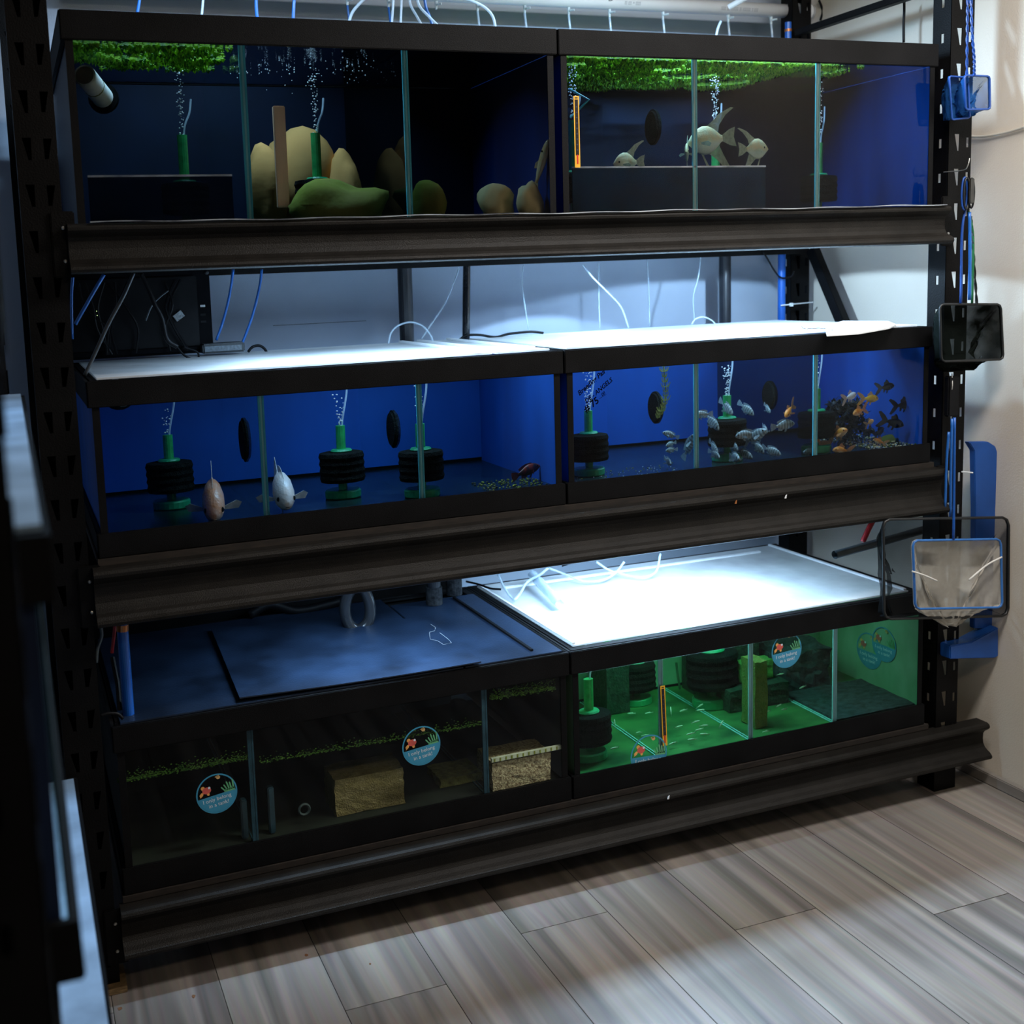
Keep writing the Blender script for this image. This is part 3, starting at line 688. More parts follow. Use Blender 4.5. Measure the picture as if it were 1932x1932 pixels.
SHAPE = {
 'bigcichlid': None,  # stations: (x, half height, half width, z centre)
 'cichlid': [(.50, .010, .010, -.02), (.47, .045, .035, -.015), (.42, .085, .060, -.005), (.34, .130, .078, .005), (.22, .168, .088, .01), (.08, .180, .086, .01), (-.06, .160, .072, .005), (-.18, .115, .050, 0), (-.27, .065, .028, 0), (-.33, .050, .016, 0), (-.37, .050, .008, 0)],
 'goldfish': [(.50, .012, .012, -.02), (.47, .055, .050, -.015), (.41, .110, .088, 0), (.32, .155, .118, .005), (.20, .190, .130, 0), (.06, .185, .120, -.01), (-.07, .140, .085, -.005), (-.17, .090, .050, 0), (-.24, .062, .030, 0), (-.29, .055, .014, 0)],
 'angel': [(.50, .012, .010, -.02), (.46, .060, .030, -.01), (.38, .150, .055, .0), (.28, .235, .070, .0), (.14, .290, .074, .0), (0, .280, .066, .0), (-.12, .215, .050, 0), (-.21, .130, .030, 0), (-.27, .075, .018, 0), (-.31, .060, .008, 0)],
 'slim': [(.50, .010, .012, 0), (.46, .040, .038, 0), (.38, .066, .056, 0), (.22, .086, .066, 0), (.04, .084, .060, 0), (-.14, .064, .042, 0), (-.26, .040, .022, 0), (-.34, .034, .010, 0)],
}
SHAPE['bigcichlid'] = [(x, h*1.15, w_*1.45, z) for (x, h, w_, z) in SHAPE['cichlid']]
def fin(poly, th=.007, y=0.0):
    return G().prism(poly, th, axis='y', base=y-th/2)
MESHES = {}
def fish_parts(kind, tail='fan'):
    key = (kind, tail)
    if key in MESHES: return MESHES[key]
    st = SHAPE[kind]; n = 14; g = G()
    for (x, h, w_, zc) in st:
        for k in range(n):
            a = 2*PI*k/n; g.v.append((x, w_*math.sin(a), zc+h*math.cos(a)))
    for i in range(len(st)-1):
        for k in range(n):
            l = (k+1) % n; g.face((i*n+k, i*n+l, (i+1)*n+l, (i+1)*n+k))
    g.face(list(range(n))); g.face([(len(st)-1)*n+k for k in range(n)])
    P = {'body': g}
    xe = st[-1][0]; hb = max(s[1] for s in st)
    if kind == 'angel':
        P['dorsal_fin'] = fin([(.22, .20), (.05, .27), (-.10, .36), (-.28, .50), (-.55, .60), (-.62, .585), (-.42, .46), (-.26, .28), (-.20, .12), (-.05, .18)])
        P['anal_fin'] = fin([(.16, -.24), (.0, -.30), (-.14, -.42), (-.34, -.66), (-.46, -.80), (-.43, -.62), (-.30, -.34), (-.21, -.12), (-.05, -.2)])
        P['tail_fin'] = fin([(xe+.03, .05), (xe-.16, .16), (xe-.30, .20), (xe-.26, .0), (xe-.30, -.20), (xe-.16, -.16), (xe+.03, -.05)])
        P['ventral_fin'] = fin([(.22, -.22), (.18, -.24), (.06, -.52), (-.04, -.82), (.02, -.80), (.12, -.50)])
    elif kind == 'goldfish':
        P['dorsal_fin'] = fin([(.20, .17), (.10, .33), (.02, .36), (-.04, .27), (-.14, .22), (-.12, .09), (.05, .16)])
        P['anal_fin'] = fin([(-.05, -.12), (-.12, -.24), (-.20, -.25), (-.18, -.07)])
        P['ventral_fin'] = fin([(.12, -.16), (.06, -.30), (-.02, -.32), (.02, -.16)])
        if tail == 'fan':
            P['tail_fin'] = fin([(xe+.04, .05), (xe-.14, .22), (xe-.36, .33), (xe-.46, .28), (xe-.30, .10), (xe-.20, .0), (xe-.30, -.12), (xe-.44, -.30), (xe-.34, -.34), (xe-.14, -.22), (xe+.04, -.05)])
        else:
            P['tail_fin'] = fin([(xe+.04, .05), (xe-.12, .20), (xe-.28, .28), (xe-.20, .06), (xe-.16, 0), (xe-.22, -.10), (xe-.30, -.28), (xe-.12, -.20), (xe+.04, -.05)])
    elif kind in ('cichlid', 'bigcichlid'):
        P['dorsal_fin'] = fin([(.26, .155), (.18, .215), (0, .235), (-.16, .215), (-.32, .16), (-.30, .10), (-.22, .07), (-.1, .12), (.1, .16)])
        P['anal_fin'] = fin([(-.02, -.14), (-.10, -.20), (-.28, -.17), (-.26, -.06), (-.14, -.1)])
        P['tail_fin'] = fin([(xe+.04, .045), (xe-.08, .11), (xe-.22, .15), (xe-.25, .05), (xe-.25, -.05), (xe-.22, -.15), (xe-.08, -.11), (xe+.04, -.045)])
        P['ventral_fin'] = fin([(.16, -.15), (.08, -.26), (.0, -.25), (.06, -.15)])
    else:
        P['dorsal_fin'] = fin([(.08, .08), (.0, .15), (-.10, .14), (-.08, .06)])
        P['tail_fin'] = fin([(xe+.04, .03), (xe-.14, .10), (xe-.10, 0), (xe-.14, -.10), (xe+.04, -.03)])
    wd = [s for s in st if s[0] < .42][0]
    if kind != 'slim':
        for sy in (-1, 1):
            g = G(); o = Vector((.20, sy*st[4][2]*.95, -.05)); d = Vector((-.16, sy*.20, -.04)); u = Vector((0, 0, .055)); tk = Vector((0.004, sy*.004, 0))
            a = [o+u*.4, o+d*.7+u, o+d+u*.2, o+d*.8-u, o-u*.4]
            g.add([p for p in a]+[p+tk for p in a], [(0,1,2,3,4), (9,8,7,6,5)]+[(i, 5+i, 5+(i+1) % 5, (i+1) % 5) for i in range(5)])
            P['pectoral_fin'+('' if sy < 0 else '_b')] = g
    xs, ws = st[3][0]+.04, st[3][2]
    for sy in (-1, 1):
        r = .030 if kind != 'slim' else .024
        g = G(); g.mat(1).sphere((xs, sy*ws*.86, .03), r, 8, 6, (1, .55, 1)); g.mat(0).sphere((xs, sy*(ws*.86+r*.30), .03), r*.66, 8, 6, (1, .55, 1))
        P['eye'+('' if sy < 0 else '_b')] = g
    if kind in ('cichlid', 'bigcichlid', 'goldfish', 'angel'):
        P['mouth'] = G().tube([(.492, -.022, -.03), (.503, 0, -.028), (.492, .022, -.03)], .005, 5)
    # store as meshes
    out = {}
    for k, g in P.items():
        nm = k.replace('_b', '') if k.endswith('_b') else k
        me = bpy.data.meshes.new(nm); me.from_pydata(g.v, [], g.f); me.polygons.foreach_set('material_index', g.mi)
        bm = bmesh.new(); bm.from_mesh(me); bmesh.ops.recalc_face_normals(bm, faces=bm.faces); bm.to_mesh(me); bm.free()
        if nm in ('body', 'eye'): me.polygons.foreach_set('use_smooth', [True]*len(me.polygons))
        out[k] = (nm, me)
    MESHES[key] = out; return out
def fish(kind, color, p, length, head, label, cat='fish', group=None, tail='fan', pitch=0, roll=0, fincol=None, skip=(), name=None, eyes=True):
    """head: compass direction the fish looks in plan, degrees: 0 = right, 180 = left, -90 = towards the viewer"""
    t = bpy.data.objects.new(name or {'cichlid': 'cichlid', 'bigcichlid': 'cichlid', 'goldfish': 'goldfish', 'angel': 'angelfish', 'slim': 'fish_fry'}[kind], None); COL.objects.link(t)
    t.location = p; t.rotation_euler = (math.radians(roll), math.radians(-pitch), math.radians(head)); t.scale = (length,)*3; t.empty_display_size = .3
    tag(t, label, cat, group)
    for k, (nm, me) in fish_parts(kind, tail).items():
        if nm in skip or (nm == 'eye' and not eyes): continue
        mm = FM[color] if nm == 'body' else EYE if nm in ('eye', 'mouth') else FIN[fincol or color]
        key = (me.name, mm.name)
        if key not in MESHES:
            c = me.copy(); c.materials.clear(); c.materials.append(mm)
            if nm == 'eye': c.materials.append(EYER)
            MESHES[key] = c
        o = bpy.data.objects.new(nm, MESHES[key]); COL.objects.link(o); o.parent = t
    return t
PXM = 1/735.0      # metres per photo pixel a little behind the front panes
def school(rows, group):
    for (kind, color, px, py, y, lpx, head, pitch, label, kw) in rows:
        if -125 < head < -40 and kind == 'cichlid': lpx *= 1.4
        fish(kind, color, inside(px, py, y), lpx*PXM, head, label, group=group, pitch=pitch, **kw)
S = 'silver cichlids in the crowded blue tank'
c_ = 'cichlid'
school([
 (c_, 'silver', 1325, 782, .10, 44, 183, 0, 'silver cichlid seen side-on behind the first divider, head left', {}),
 (c_, 'silver', 1344, 796, .12, 38, -70, -38, 'silver cichlid diving towards viewer just right of the first divider', {}),
 (c_, 'silver', 1371, 769, .14, 38, -80, -30, 'silver cichlid facing viewer beside the green lift tube', {}),
 (c_, 'silver', 1409, 772, .16, 34, -62, -32, 'silver cichlid between the green tube and the round strainer', {}),
 (c_, 'silver', 1448, 771, .20, 24, -90, -30, 'smallest silver cichlid in front of the round strainer', {}),
 (c_, 'silver', 1479, 802, .09, 58, 4, 4, 'striped silver cichlid side-on under the leaping orange goldfish', {}),
 (c_, 'silver', 1443, 810, .12, 32, -105, -12, 'silver cichlid facing viewer at the tail of the striped one', {}),
 (c_, 'silver', 1407, 820, .09, 52, 176, -3, 'silver cichlid side-on with dark flank line, head left', {}),
 (c_, 'silver', 1380, 808, .12, 40, -72, -35, 'silver cichlid heading down above the dark-lined one', {}),
 (c_, 'silver', 1384, 827, .13, 24, -90, -25, 'small silver cichlid hanging below the head of the dark-lined one', {}),
 (c_, 'silver', 1385, 841, .10, 30, -90, -22, 'silver cichlid facing viewer over the green filter base', {}),
 (c_, 'silver', 1347, 845, .12, 36, -92, -30, 'upper of two stacked silver cichlids near the first divider', {}),
 (c_, 'silver', 1348, 857, .09, 30, -80, -15, 'lower of two stacked silver cichlids near the first divider', {}),
 (c_, 'silver', 1426, 823, .08, 46, -58, 28, 'silver cichlid tilted upward over the dark-lined one', {}),
 (c_, 'silver', 1431, 844, .10, 34, -80, -28, 'thin silver cichlid facing viewer with spread pectorals', {}),
 (c_, 'silver', 1457, 851, .08, 34, -55, -18, 'silver cichlid low right with raised tail', {}),
 (c_, 'silver', 1405, 856, .10, 34, -60, -22, 'silver cichlid low centre turned to the right', {}),
 (c_, 'silver', 1386, 863, .06, 40, -95, 0, 'roundest silver cichlid at the bottom front', {}),
 (c_, 'silver', 1264, 820, .14, 36, 165, 20, 'silver cichlid with dark bar left of the first divider, head up left', {}),
 (c_, 'silver', 1265, 838, .16, 30, 200, -8, 'silver cichlid second from top in the group left of the first divider', {}),
 (c_, 'silver', 1266, 849, .14, 30, 190, 0, 'silver cichlid third from top left of the first divider', {}),
 (c_, 'silver', 1260, 870, .10, 30, -95, -10, 'lowest silver cichlid left of the first divider', {}),
 (c_, 'silver', 1301, 840, .10, 44, -70, 55, 'silver cichlid swimming steeply up beside the first divider', {}),
 (c_, 'silver', 1527, 851, .07, 34, 180, -5, 'brownish cichlid resting at the foot of the second divider', {}),
], S)
gf = 'goldfish'
school([
 (gf, 'orange', 1489, 775, .10, 46, 215, -30, 'orange goldfish with long veil tail above the striped cichlid', {}),
 (gf, 'white', 1604, 748, .12, 42, 15, 12, 'white goldfish with orange back seen side-on', {}),
 (gf, 'gold', 1641, 752, .11, 46, -5, -3, 'golden yellow goldfish under the topmost black goldfish', {}),
 (gf, 'orange', 1621, 776, .10, 42, 195, -12, 'orange and white goldfish heading left below the golden one', {}),
 (gf, 'orange', 1641, 797, .09, 28, -75, 25, 'small red-orange goldfish above the dark pair', {}),
 (gf, 'orange', 1582, 818, .08, 52, -60, 22, 'bright orange goldfish facing viewer right of the second divider', {}),
 (gf, 'orange', 1538, 826, .12, 52, 130, 38, 'orange goldfish crossing behind the second divider', {}),
 (gf, 'orange', 1588, 850, .06, 46, 172, 8, 'orange goldfish lying lowest at the trim', {}),
 (gf, 'orange', 1659, 833, .08, 32, 150, 20, 'orange goldfish beside the green stone', {}),
 (gf, 'gold', 1556, 794, .22, 36, 185, 0, 'dim yellowish goldfish half hidden by the second divider', {}),
 (gf, 'black', 1672, 730, .12, 46, 2, 5, 'topmost black goldfish against the blue wall', {}),
 (gf, 'black', 1704, 764, .12, 54, 0, 2, 'black goldfish nearest the right end of the tank', {}),
 (gf, 'black', 1685, 797, .10, 56, -18, -16, 'black goldfish with red belly below the other two', {}),
 (gf, 'black', 1659, 815, .10, 44, 30, 20, 'black goldfish pointing up right among the orange ones', {}),
 (gf, 'black', 1641, 812, .13, 36, -80, 0, 'black goldfish facing viewer under the small red one', {}),
 (gf, 'black', 1694, 834, .12, 28, 80, 40, 'black goldfish tail by the green stone', {}),
], 'goldfish in the end compartment')
# red spot fin of the third black one, single fish of the other tanks
fish('bigcichlid', 'pink', inside(402, 936, .12), .215, -97, 'pink-orange cichlid facing viewer low in the blue left tank', pitch=-21)
fish('bigcichlid', 'pale', inside(531, 920, .12), .205, -92, 'white cichlid facing viewer right of the first divider', pitch=-18)
fish(c_, 'mottle', inside(995, 888, .14), .085, 10, 'dark fish with red belly resting in the corner of the blue left tank', pitch=15)
A = 'angelfish in the top right tank'
fish('angel', 'angel', inside(1184, 307, .10), .095, 188, 'angelfish with orange crown low in the first compartment', group=A, pitch=-3)
fish('angel', 'angel', inside(1296, 288, .14), .085, -118, 'small angelfish facing viewer left of the divider', group=A)
fish('angel', 'angel', inside(1338, 264, .12), .135, 172, 'largest angelfish behind the first divider', group=A, pitch=-6)
fish('angel', 'angel', inside(1424, 281, .10), .098, 8, 'angelfish heading right with fins trailing left', group=A, pitch=2)
fish('slim', 'yellow', inside(1021, 312, .035), .135, -55, 'yellowish bottom fish standing upright against the glass corner', pitch=68, name='suckerfish')
# red spot on the black fish belly is its ventral fin
fr = [(1160, 1366, .20, 80, 60, 'a'), (1225, 1345, .40, 180, 0, 'a'), (1192, 1346, .42, 170, 5, 'a'), (1206, 1382, .25, 200, 10, 'a'), (1218, 1387, .22, 160, -10, 'a'), (1160, 1411, .10, 185, 0, 'a'), (1137, 1418, .12, 20, 0, 'a'),
      (1266, 1343, .22, 75, 60, 'b'), (1320, 1340, .22, -5, 0, 'b'), (1320, 1332, .30, 20, 10, 'b'), (1312, 1362, .15, 5, 4, 'b'), (1327, 1369, .14, -5, -3, 'b'), (1320, 1376, .12, 190, 0, 'b'), (1304, 1384, .10, 175, -4, 'b'), (1307, 1395, .08, 170, 4, 'b'), (1280, 1371, .18, 10, 0, 'b'), (1360, 1367, .10, 30, 35, 'b'), (1270, 1402, .08, 185, -6, 'b'), (1290, 1340, .30, 190, 0, 'b'), (1330, 1385, .10, 160, 5, 'b'),
      (1472, 1272, .30, 5, 0, 'c'), (1468, 1332, .15, 15, 12, 'c'), (1515, 1296, .22, 190, -8, 'c'), (1447, 1342, .14, 185, 0, 'c'), (1477, 1378, .06, -60, 10, 'c'), (1446, 1380, .06, 180, 0, 'c'), (1480, 1338, .12, 200, 5, 'c')]
for (px, py, y, hd, pt, k) in fr:
    fish('slim', 'fry', inside(px, py, y), .030 if k != 'b' else .032, hd, {'a': 'tiny silver fry in the leftmost compartment of the green tank', 'b': 'tiny silver fry in the second compartment of the green tank', 'c': 'tiny silver fry in the third compartment of the green tank'}[k],
         group={'a': 'fry in the leftmost green compartment', 'b': 'fry in the second green compartment', 'c': 'fry in the third green compartment'}[k], pitch=pt, eyes=False)
# ================================================================ ROCKS, SPONGES, PLANTS IN THE TANKS
def rock(label, c, r, sq, m, seed, cat='rock', name='rock', rough=.25):
    bm = bmesh.new(); bmesh.ops.create_icosphere(bm, subdivisions=3, radius=1)
    for v in bm.verts:
        n = mnoise.noise(v.co*1.1+Vector((seed, seed*2, 0)))*rough+mnoise.noise(v.co*3+Vector((seed, 0, 5)))*rough*.25
        v.co = v.co*(1+n); v.co = Vector((v.co.x*sq[0], v.co.y*sq[1], max(v.co.z*sq[2], -sq[2]*.8)))*r
    me = bpy.data.meshes.new(name); bm.to_mesh(me); bm.free(); me.materials.append(m)
    me.polygons.foreach_set('use_smooth', [True]*len(me.polygons))
    o = bpy.data.objects.new(name, me); COL.objects.link(o); o.location = c; return tag(o, label, cat)
TAN = M('tan_stone', (.85, .40, .12), .85, spec=.1, var=.3, vscale=3, bump=.4, bscale=30, color2=(.60, .36, .13))
OLIVE = M('mossy_stone', (.20, .24, .03), .9, spec=.1, var=.4, vscale=6, bump=.5, bscale=40, color2=(.22, .20, .06))
SAND = M('sandy_stone', (.90, .70, .38), .85, spec=.1, var=.25, vscale=5, bump=.4, bscale=40, color2=(.70, .55, .28))
def rk(px, py, y, r, sq, m, lab, seed, zbase=None):
    p = inside(px, py, y); rock(lab, p, r, sq, m, seed)
def boulder(px, py_top, y, hw, dp, m, lab, seed, fz, rough=.25):
    """stone standing on the tank floor, its top at the given place"""
    p = inside(px, py_top, y); h = (p.z-fz)/1.8      # the rock's underside is cut flat at 80 percent of its half height
    rock(lab, (p.x, y, fz+.8*h), 1, (hw, dp, h), m, seed, rough=rough)
F3_ = T3['g']-.0075
boulder(562, 246, .50, .105, .09, TAN, 'large rounded tan boulder in the middle compartment of the top left tank', 1, F3_)
boulder(500, 276, .40, .052, .06, TAN, 'small orange-tan boulder left of the large one', 2, F3_)
boulder(648, 282, .44, .050, .05, TAN, 'low tan boulder right of the dark filter', 3, F3_)
boulder(640, 338, .18, .125, .06, OLIVE, 'wide mossy slab at the bottom of the middle compartment', 4, F3_, .4)
boulder(806, 338, .12, .046, .05, OLIVE, 'mossy yellow stone beside the second divider', 5, F3_)
boulder(936, 350, .10, .050, .04, SAND, 'angular sandy stone in the last compartment', 6, F3_, .45)
boulder(997, 345, .055, .036, .03, SAND, 'leaning pale stone below the upright fish', 7, F3_, .45)
rk(1678, 832, .20, .028, (1.3, 1, .7), OLIVE, 'green stone beneath the goldfish', 8)
# standing pale plank among the boulders
a, b = inside(525, 200, .26), inside(537, 392, .26)
tag(G().box(a.x-.014, a.x+.016, .255, .275, b.z, a.z).build('slate_plank', M('pale_wood', (.80, .48, .30), .8, var=.3, vscale=12, stretch=(1, 1, .15)), bevel=.002), 'upright pale wooden strip in front of the tan boulder', 'strip')
# gravel specks on the tank floors
def gravel(label, T, x0, x1, y0, y1, n, mats, r=(.002, .0045)):
    g = G(); z = T['g']-.0075
    for i in range(n):
        g.mat(random.randrange(len(mats))); rr = random.uniform(*r)
        g.sphere((random.uniform(x0, x1), random.uniform(y0, y1), z+rr*.5), rr, 5, 3, (1, 1, .6))
    return tag(g.build('gravel', mats), label, 'gravel', kind='stuff')
gravel('brown gravel in the right corner of the blue left tank', T2, 1.0, 1.18, .02, .22, 130, [OLIVE, OLIVE, M('dark_grit', (.05, .05, .03), .9, var=.3)])
gravel('pale gravel at the right end of the goldfish tank', T2, 2.25, 2.42, .02, .45, 420, [SAND, OLIVE, M('pale_grit', (.45, .50, .50), .8, var=.3)])
gravel('scattered grit around the filter under the handwriting', T2, 1.24, 1.60, .02, .20, 110, [OLIVE, MATS['pale_grit']], (.001, .0025))
# dark bushy plant behind the goldfish
def bush(label, c, n, rad, h, m, leaf=.018, name='dark_plant'):
    t = empty(name, c, label, 'plant'); g = G(); st = G(); c = Vector(c)
    for i in range(6):
        a = random.uniform(0, 6.28); st.tube([c, c+Vector((math.cos(a)*rad*.3, math.sin(a)*rad*.3, h*.5)), c+Vector((math.cos(a)*rad*.8, math.sin(a)*rad*.6, h*random.uniform(.7, 1)))], .002, 5, smooth=4)
    for i in range(n):
        a = random.uniform(0, 6.28); rr = rad*math.sqrt(random.random()); z = h*random.random()**.7
        p = c+Vector((rr*math.cos(a)*(1-.35*z/h), rr*math.sin(a)*.7, z)); d = Vector((random.gauss(0, 1), random.gauss(0, 1), random.gauss(.5, .8))).normalized(); s = d.cross(Vector((0, 0, 1))).normalized()
        L_ = leaf*random.uniform(.6, 1.3); tk = d.cross(s)*.0012
        q = [p, p+d*L_*.5+s*L_*.28, p+d*L_, p+d*L_*.5-s*L_*.28]
        g.add(q+[v+tk for v in q], [(0,1,2,3), (7,6,5,4), (0,4,5,1), (1,5,6,2), (2,6,7,3), (3,7,4,0)])
    st.build('stem', m, t); o = g.build('foliage', m, t, fix=False); o['kind'] = 'stuff'
    return t
DARKLEAF = M('dark_leaf', (.006, .009, .010), .6, var=.5, vscale=40)
p = inside(1600, 850, .22); bush('dark bushy plant behind the goldfish', (p.x, .24, F2), 950, .088, .13, DARKLEAF, leaf=.021)
# ring of hornwort-like whorls hanging in the silver cichlid tank
t = empty('plastic_plant', inside(1250, 760, .09), 'yellow-green whorled plant stem hanging from the surface', 'plant')
path = [inside(px, py, .09) for px, py in ((1252, 690), (1254, 715), (1256, 738), (1255, 758), (1248, 775), (1240, 790))]
sp = spline(path, 5); G().tube(sp, .0016, 5).build('stem', M('plant_stem', (.20, .26, .04), .5, var=.2), t)
HW = M('hornwort_leaf', (.26, .36, .04), .5, var=.4, vscale=60, color2=(.46, .40, .10))
for k in range(0, len(sp)-1, 2):
    g = G(); c = sp[k]; R_ = .012+.004*math.sin(k)
    for j in range(14):
        a = 2*PI*j/14+k; d = Vector((math.cos(a), math.sin(a)*.8, .15)); 
        g.tube([c, c+d*R_*.6+Vector((0, 0, -.002)), c+d*R_+Vector((0, 0, .009))], [.0011, .0009, .0004], 4, smooth=3)
    g.build('leaf_whorl', HW, t)
# white pipe stub in the top left tank, half seen stub in the middle left tank
def stub(label, p, q, r):
    p, q = Vector(p), Vector(q); t = empty('pipe_stub', q, label, 'pipe'); d = (q-p).normalized()
    g = G(); g.tube([p, q], r, 18, caps=False); g.tube([p, q], r*.84, 18, caps=False)
    o = g.build('tube', M('stub_pvc', (.90, .95, .82), .5, var=.15, vscale=30), t, smooth=True)
    m = p+(q-p)*.48
    G().tube([m-d*.002, m+d*.002], r*1.02, 18).build('joint_ring', OLIVE, t)
    G().tube([q+d*.002, q+d*.012], r*1.45, 18).build('grommet', RUBBER, t, smooth=False)
    G().tube([p-d*.001, p+d*.004], r*.83, 18).build('opening', M('stub_inside', (.10, .07, .04), .8, var=.3), t)
stub('white pipe stub slanting down from the surface in the top left tank', inside(160, 142, .12), inside(194, 184, .24), .025)
stub('pale pipe end peeking under the trim of the middle left tank', (.085, .10, 1.425), (.088, .26, 1.418), .030)
# teal bent glass rod behind the top thermometer
tag(G().tube([inside(1074, 168, .10), inside(1111, 188, .10), inside(1076, 222, .10)], .0035, 8).build('teal_rod', M('teal_hose', (.03, .30, .34), .4, var=.2)), 'bent teal rod behind the thermometer in the angelfish tank', 'rod')
# green tank furniture
YS = M('yellow_green_sponge', (.13, .16, .02), .95, var=.6, vscale=60, bump=1, bscale=160, color2=(.08, .15, .02))
a, b = inside(1418, 1240, .20), inside(1445, 1318, .20)
def rough_block(label, x0, x1, y0, y1, z0, z1, m, cat='sponge', name='sponge_block', amp=.004):
    g = G(); n = 7
    bm = bmesh.new(); bmesh.ops.create_cube(bm, size=1); bmesh.ops.subdivide_edges(bm, edges=bm.edges, cuts=6, use_grid_fill=True)
    for v in bm.verts:
        co = Vector((x0+(v.co.x+.5)*(x1-x0), y0+(v.co.y+.5)*(y1-y0), z0+(v.co.z+.5)*(z1-z0)))
        nz = mnoise.noise_vector(co*60)*amp; v.co = co+nz
        if v.co.z < z0: v.co.z = z0
    me = bpy.data.meshes.new(name); bm.to_mesh(me); bm.free(); me.materials.append(m)
    o = bpy.data.objects.new(name, me); COL.objects.link(o); return tag(o, label, cat)
q0, q1 = inside(1425, 1300, .10), inside(1448, 1310, .10)
rough_block('upright mossy yellow sponge beside the second divider of the green tank', q0.x, q1.x, .10, .20, F1+.001, inside(1432, 1246, .12).z, YS)
p = inside(1500, 1275, .33)
rough_block('flat green sponge block in the third green compartment', 1.94, 2.06, .36, .42, .36, .42, M('green_sponge', (.05, .20, .03), .95, var=.5, vscale=60, bump=1, color2=(.10, .30, .05)))
rough_block('tall dark sponge block behind the sticker in the green tank', 1.86, 2.09, .52, .66, F1+.001, .555, M('deep_green_sponge', (.006, .035, .018), .95, var=.5, vscale=60, bump=1))
rough_block('wide dark sponge slab on the floor of the third green compartment', 1.87, 2.09, .30, .51, F1+.001, .355, MATS['deep_green_sponge'])
rough_block('dark stone mound in the last green compartment', 2.13, 2.30, .40, .66, F1+.001, .42, M('slate_mound', (.03, .045, .055), .9, var=.6, vscale=40, bump=1), cat='rock', name='stone_mound', amp=.02)
rough_block('dark mat on the floor of the last green compartment', 2.115, 2.418, .015, .39, F1+.001, F1+.008, MATS['slate_mound'], cat='mat', name='floor_mat', amp=.003)
rough_block('dark box filter at the back of the second green compartment', 1.52, 1.60, .50, .66, F1+.001, .50, MATS['deep_green_sponge'], cat='filter', name='box_filter', amp=.003)
# brown heater cable strips
tag(G().tube([inside(1276, 1250, .60), inside(1279, 1275, .60), inside(1283, 1300, .60)], .004, 6, smooth=4).build('heater_cable', M('olive_cable', (.03, .09, .04), .6, var=.2)), 'dark cable hanging down the back of the second green compartment', 'cable')
# blocks in the murky tank
BT = M('brown_sponge', (.30, .23, .11), .95, var=.5, vscale=90, bump=1, bscale=250, color2=(.20, .15, .06))
SPK = M('speckled_media', (.55, .46, .28), .95, var=.4, vscale=150, bump=1, bscale=260, color2=(.14, .08, .04), detail=2)
def blk(px0, py0, px1, py1, y, dy, lab, m, **k):
    a, b = inside(px0, py0, y), inside(px1, py1, y); rough_block(lab, a.x, b.x, y, y+dy, max(min(a.z, b.z), F1+.001), max(a.z, b.z), m, **k)
blk(634, 1478, 769, 1555, .05, .10, 'square tan sponge block in the middle of the murky tank', BT)
blk(838, 1480, 918, 1520, .09, .10, 'low olive sponge slab next to the tan block', M('olive_sponge', (.17, .16, .05), .95, var=.4, vscale=70, bump=1))
blk(930, 1442, 1042, 1492, .016, .10, 'speckled brown filter media block by the seam', SPK)
t = empty('media_tray', (1.07, .02, .40), 'pale ribbed tray rim over the speckled media block', 'tray')
a, b = inside(928, 1436, .012), inside(1052, 1412, .012)
G().box(a.x, 1.185, .008, .016, .372, .383).build('rim', M('tray_rim', (.50, .52, .38), .6, var=.3, vscale=40), t)
for k in range(12):
    x = a.x+.006+k*(1.18-a.x)/12; G().box(x, x+.004, .0068, .0079, .373, .382).build('rib', OLIVE, t)
for (px0, px1, py, lab) in ((454, 466, 1512, 'thin upright blue glass slip left of the murky divider'), (505, 517, 1488, 'thin upright blue glass slip right of the murky divider')):
    a = inside(px0, py, .04); b = inside(px1, py, .04)
    tag(G().box(a.x, b.x, .03, .05, F1+.001, a.z).build('glass_slip', M('blue_glass_slip', (.02, .05, .075), .3, var=.3), bevel=.003), lab, 'glass slip')
g = G(); p = inside(577, 1532, .05)
g.tube([p+Vector((.014*math.cos(a), 0, .014*math.sin(a))) for a in [k*PI/8 for k in range(16)]], .0035, 6, close=True)
tag(g.build('suction_ring', M('grey_ring', (.05, .07, .08), .5, var=.3)), 'grey suction ring on the glass left of the tan block', 'ring')
# algae line on the inside of the murky tank front glass
for (pxa, pya, pxb, pyb, lab, th) in ((222, 1476, 470, 1430, 'bright algae line in the first murky compartment', .007), (490, 1440, 912, 1366, 'algae line in the middle murky compartment', .006), (924, 1318, 1048, 1298, 'yellow-green algae band by the seam of the murky tank', .011)):
    a, b = at(pxa, pya, y=.0085), at(pxb, pyb, y=.0085); g = G()
    for i in range(900):
        u = random.random(); x = a.x+(b.x-a.x)*u; dz = abs(random.gauss(0, th*1.4)) if random.random() < .5 else random.gauss(0, th*.3); z = a.z+(b.z-a.z)*u+dz
        g.sphere((x, .0088+random.random()*.002, z), random.uniform(.0006, .0017), 4, 3, (1.6, .5, .8))
    tag(g.build('algae_line', [ALGAE]), lab, 'algae', kind='stuff')

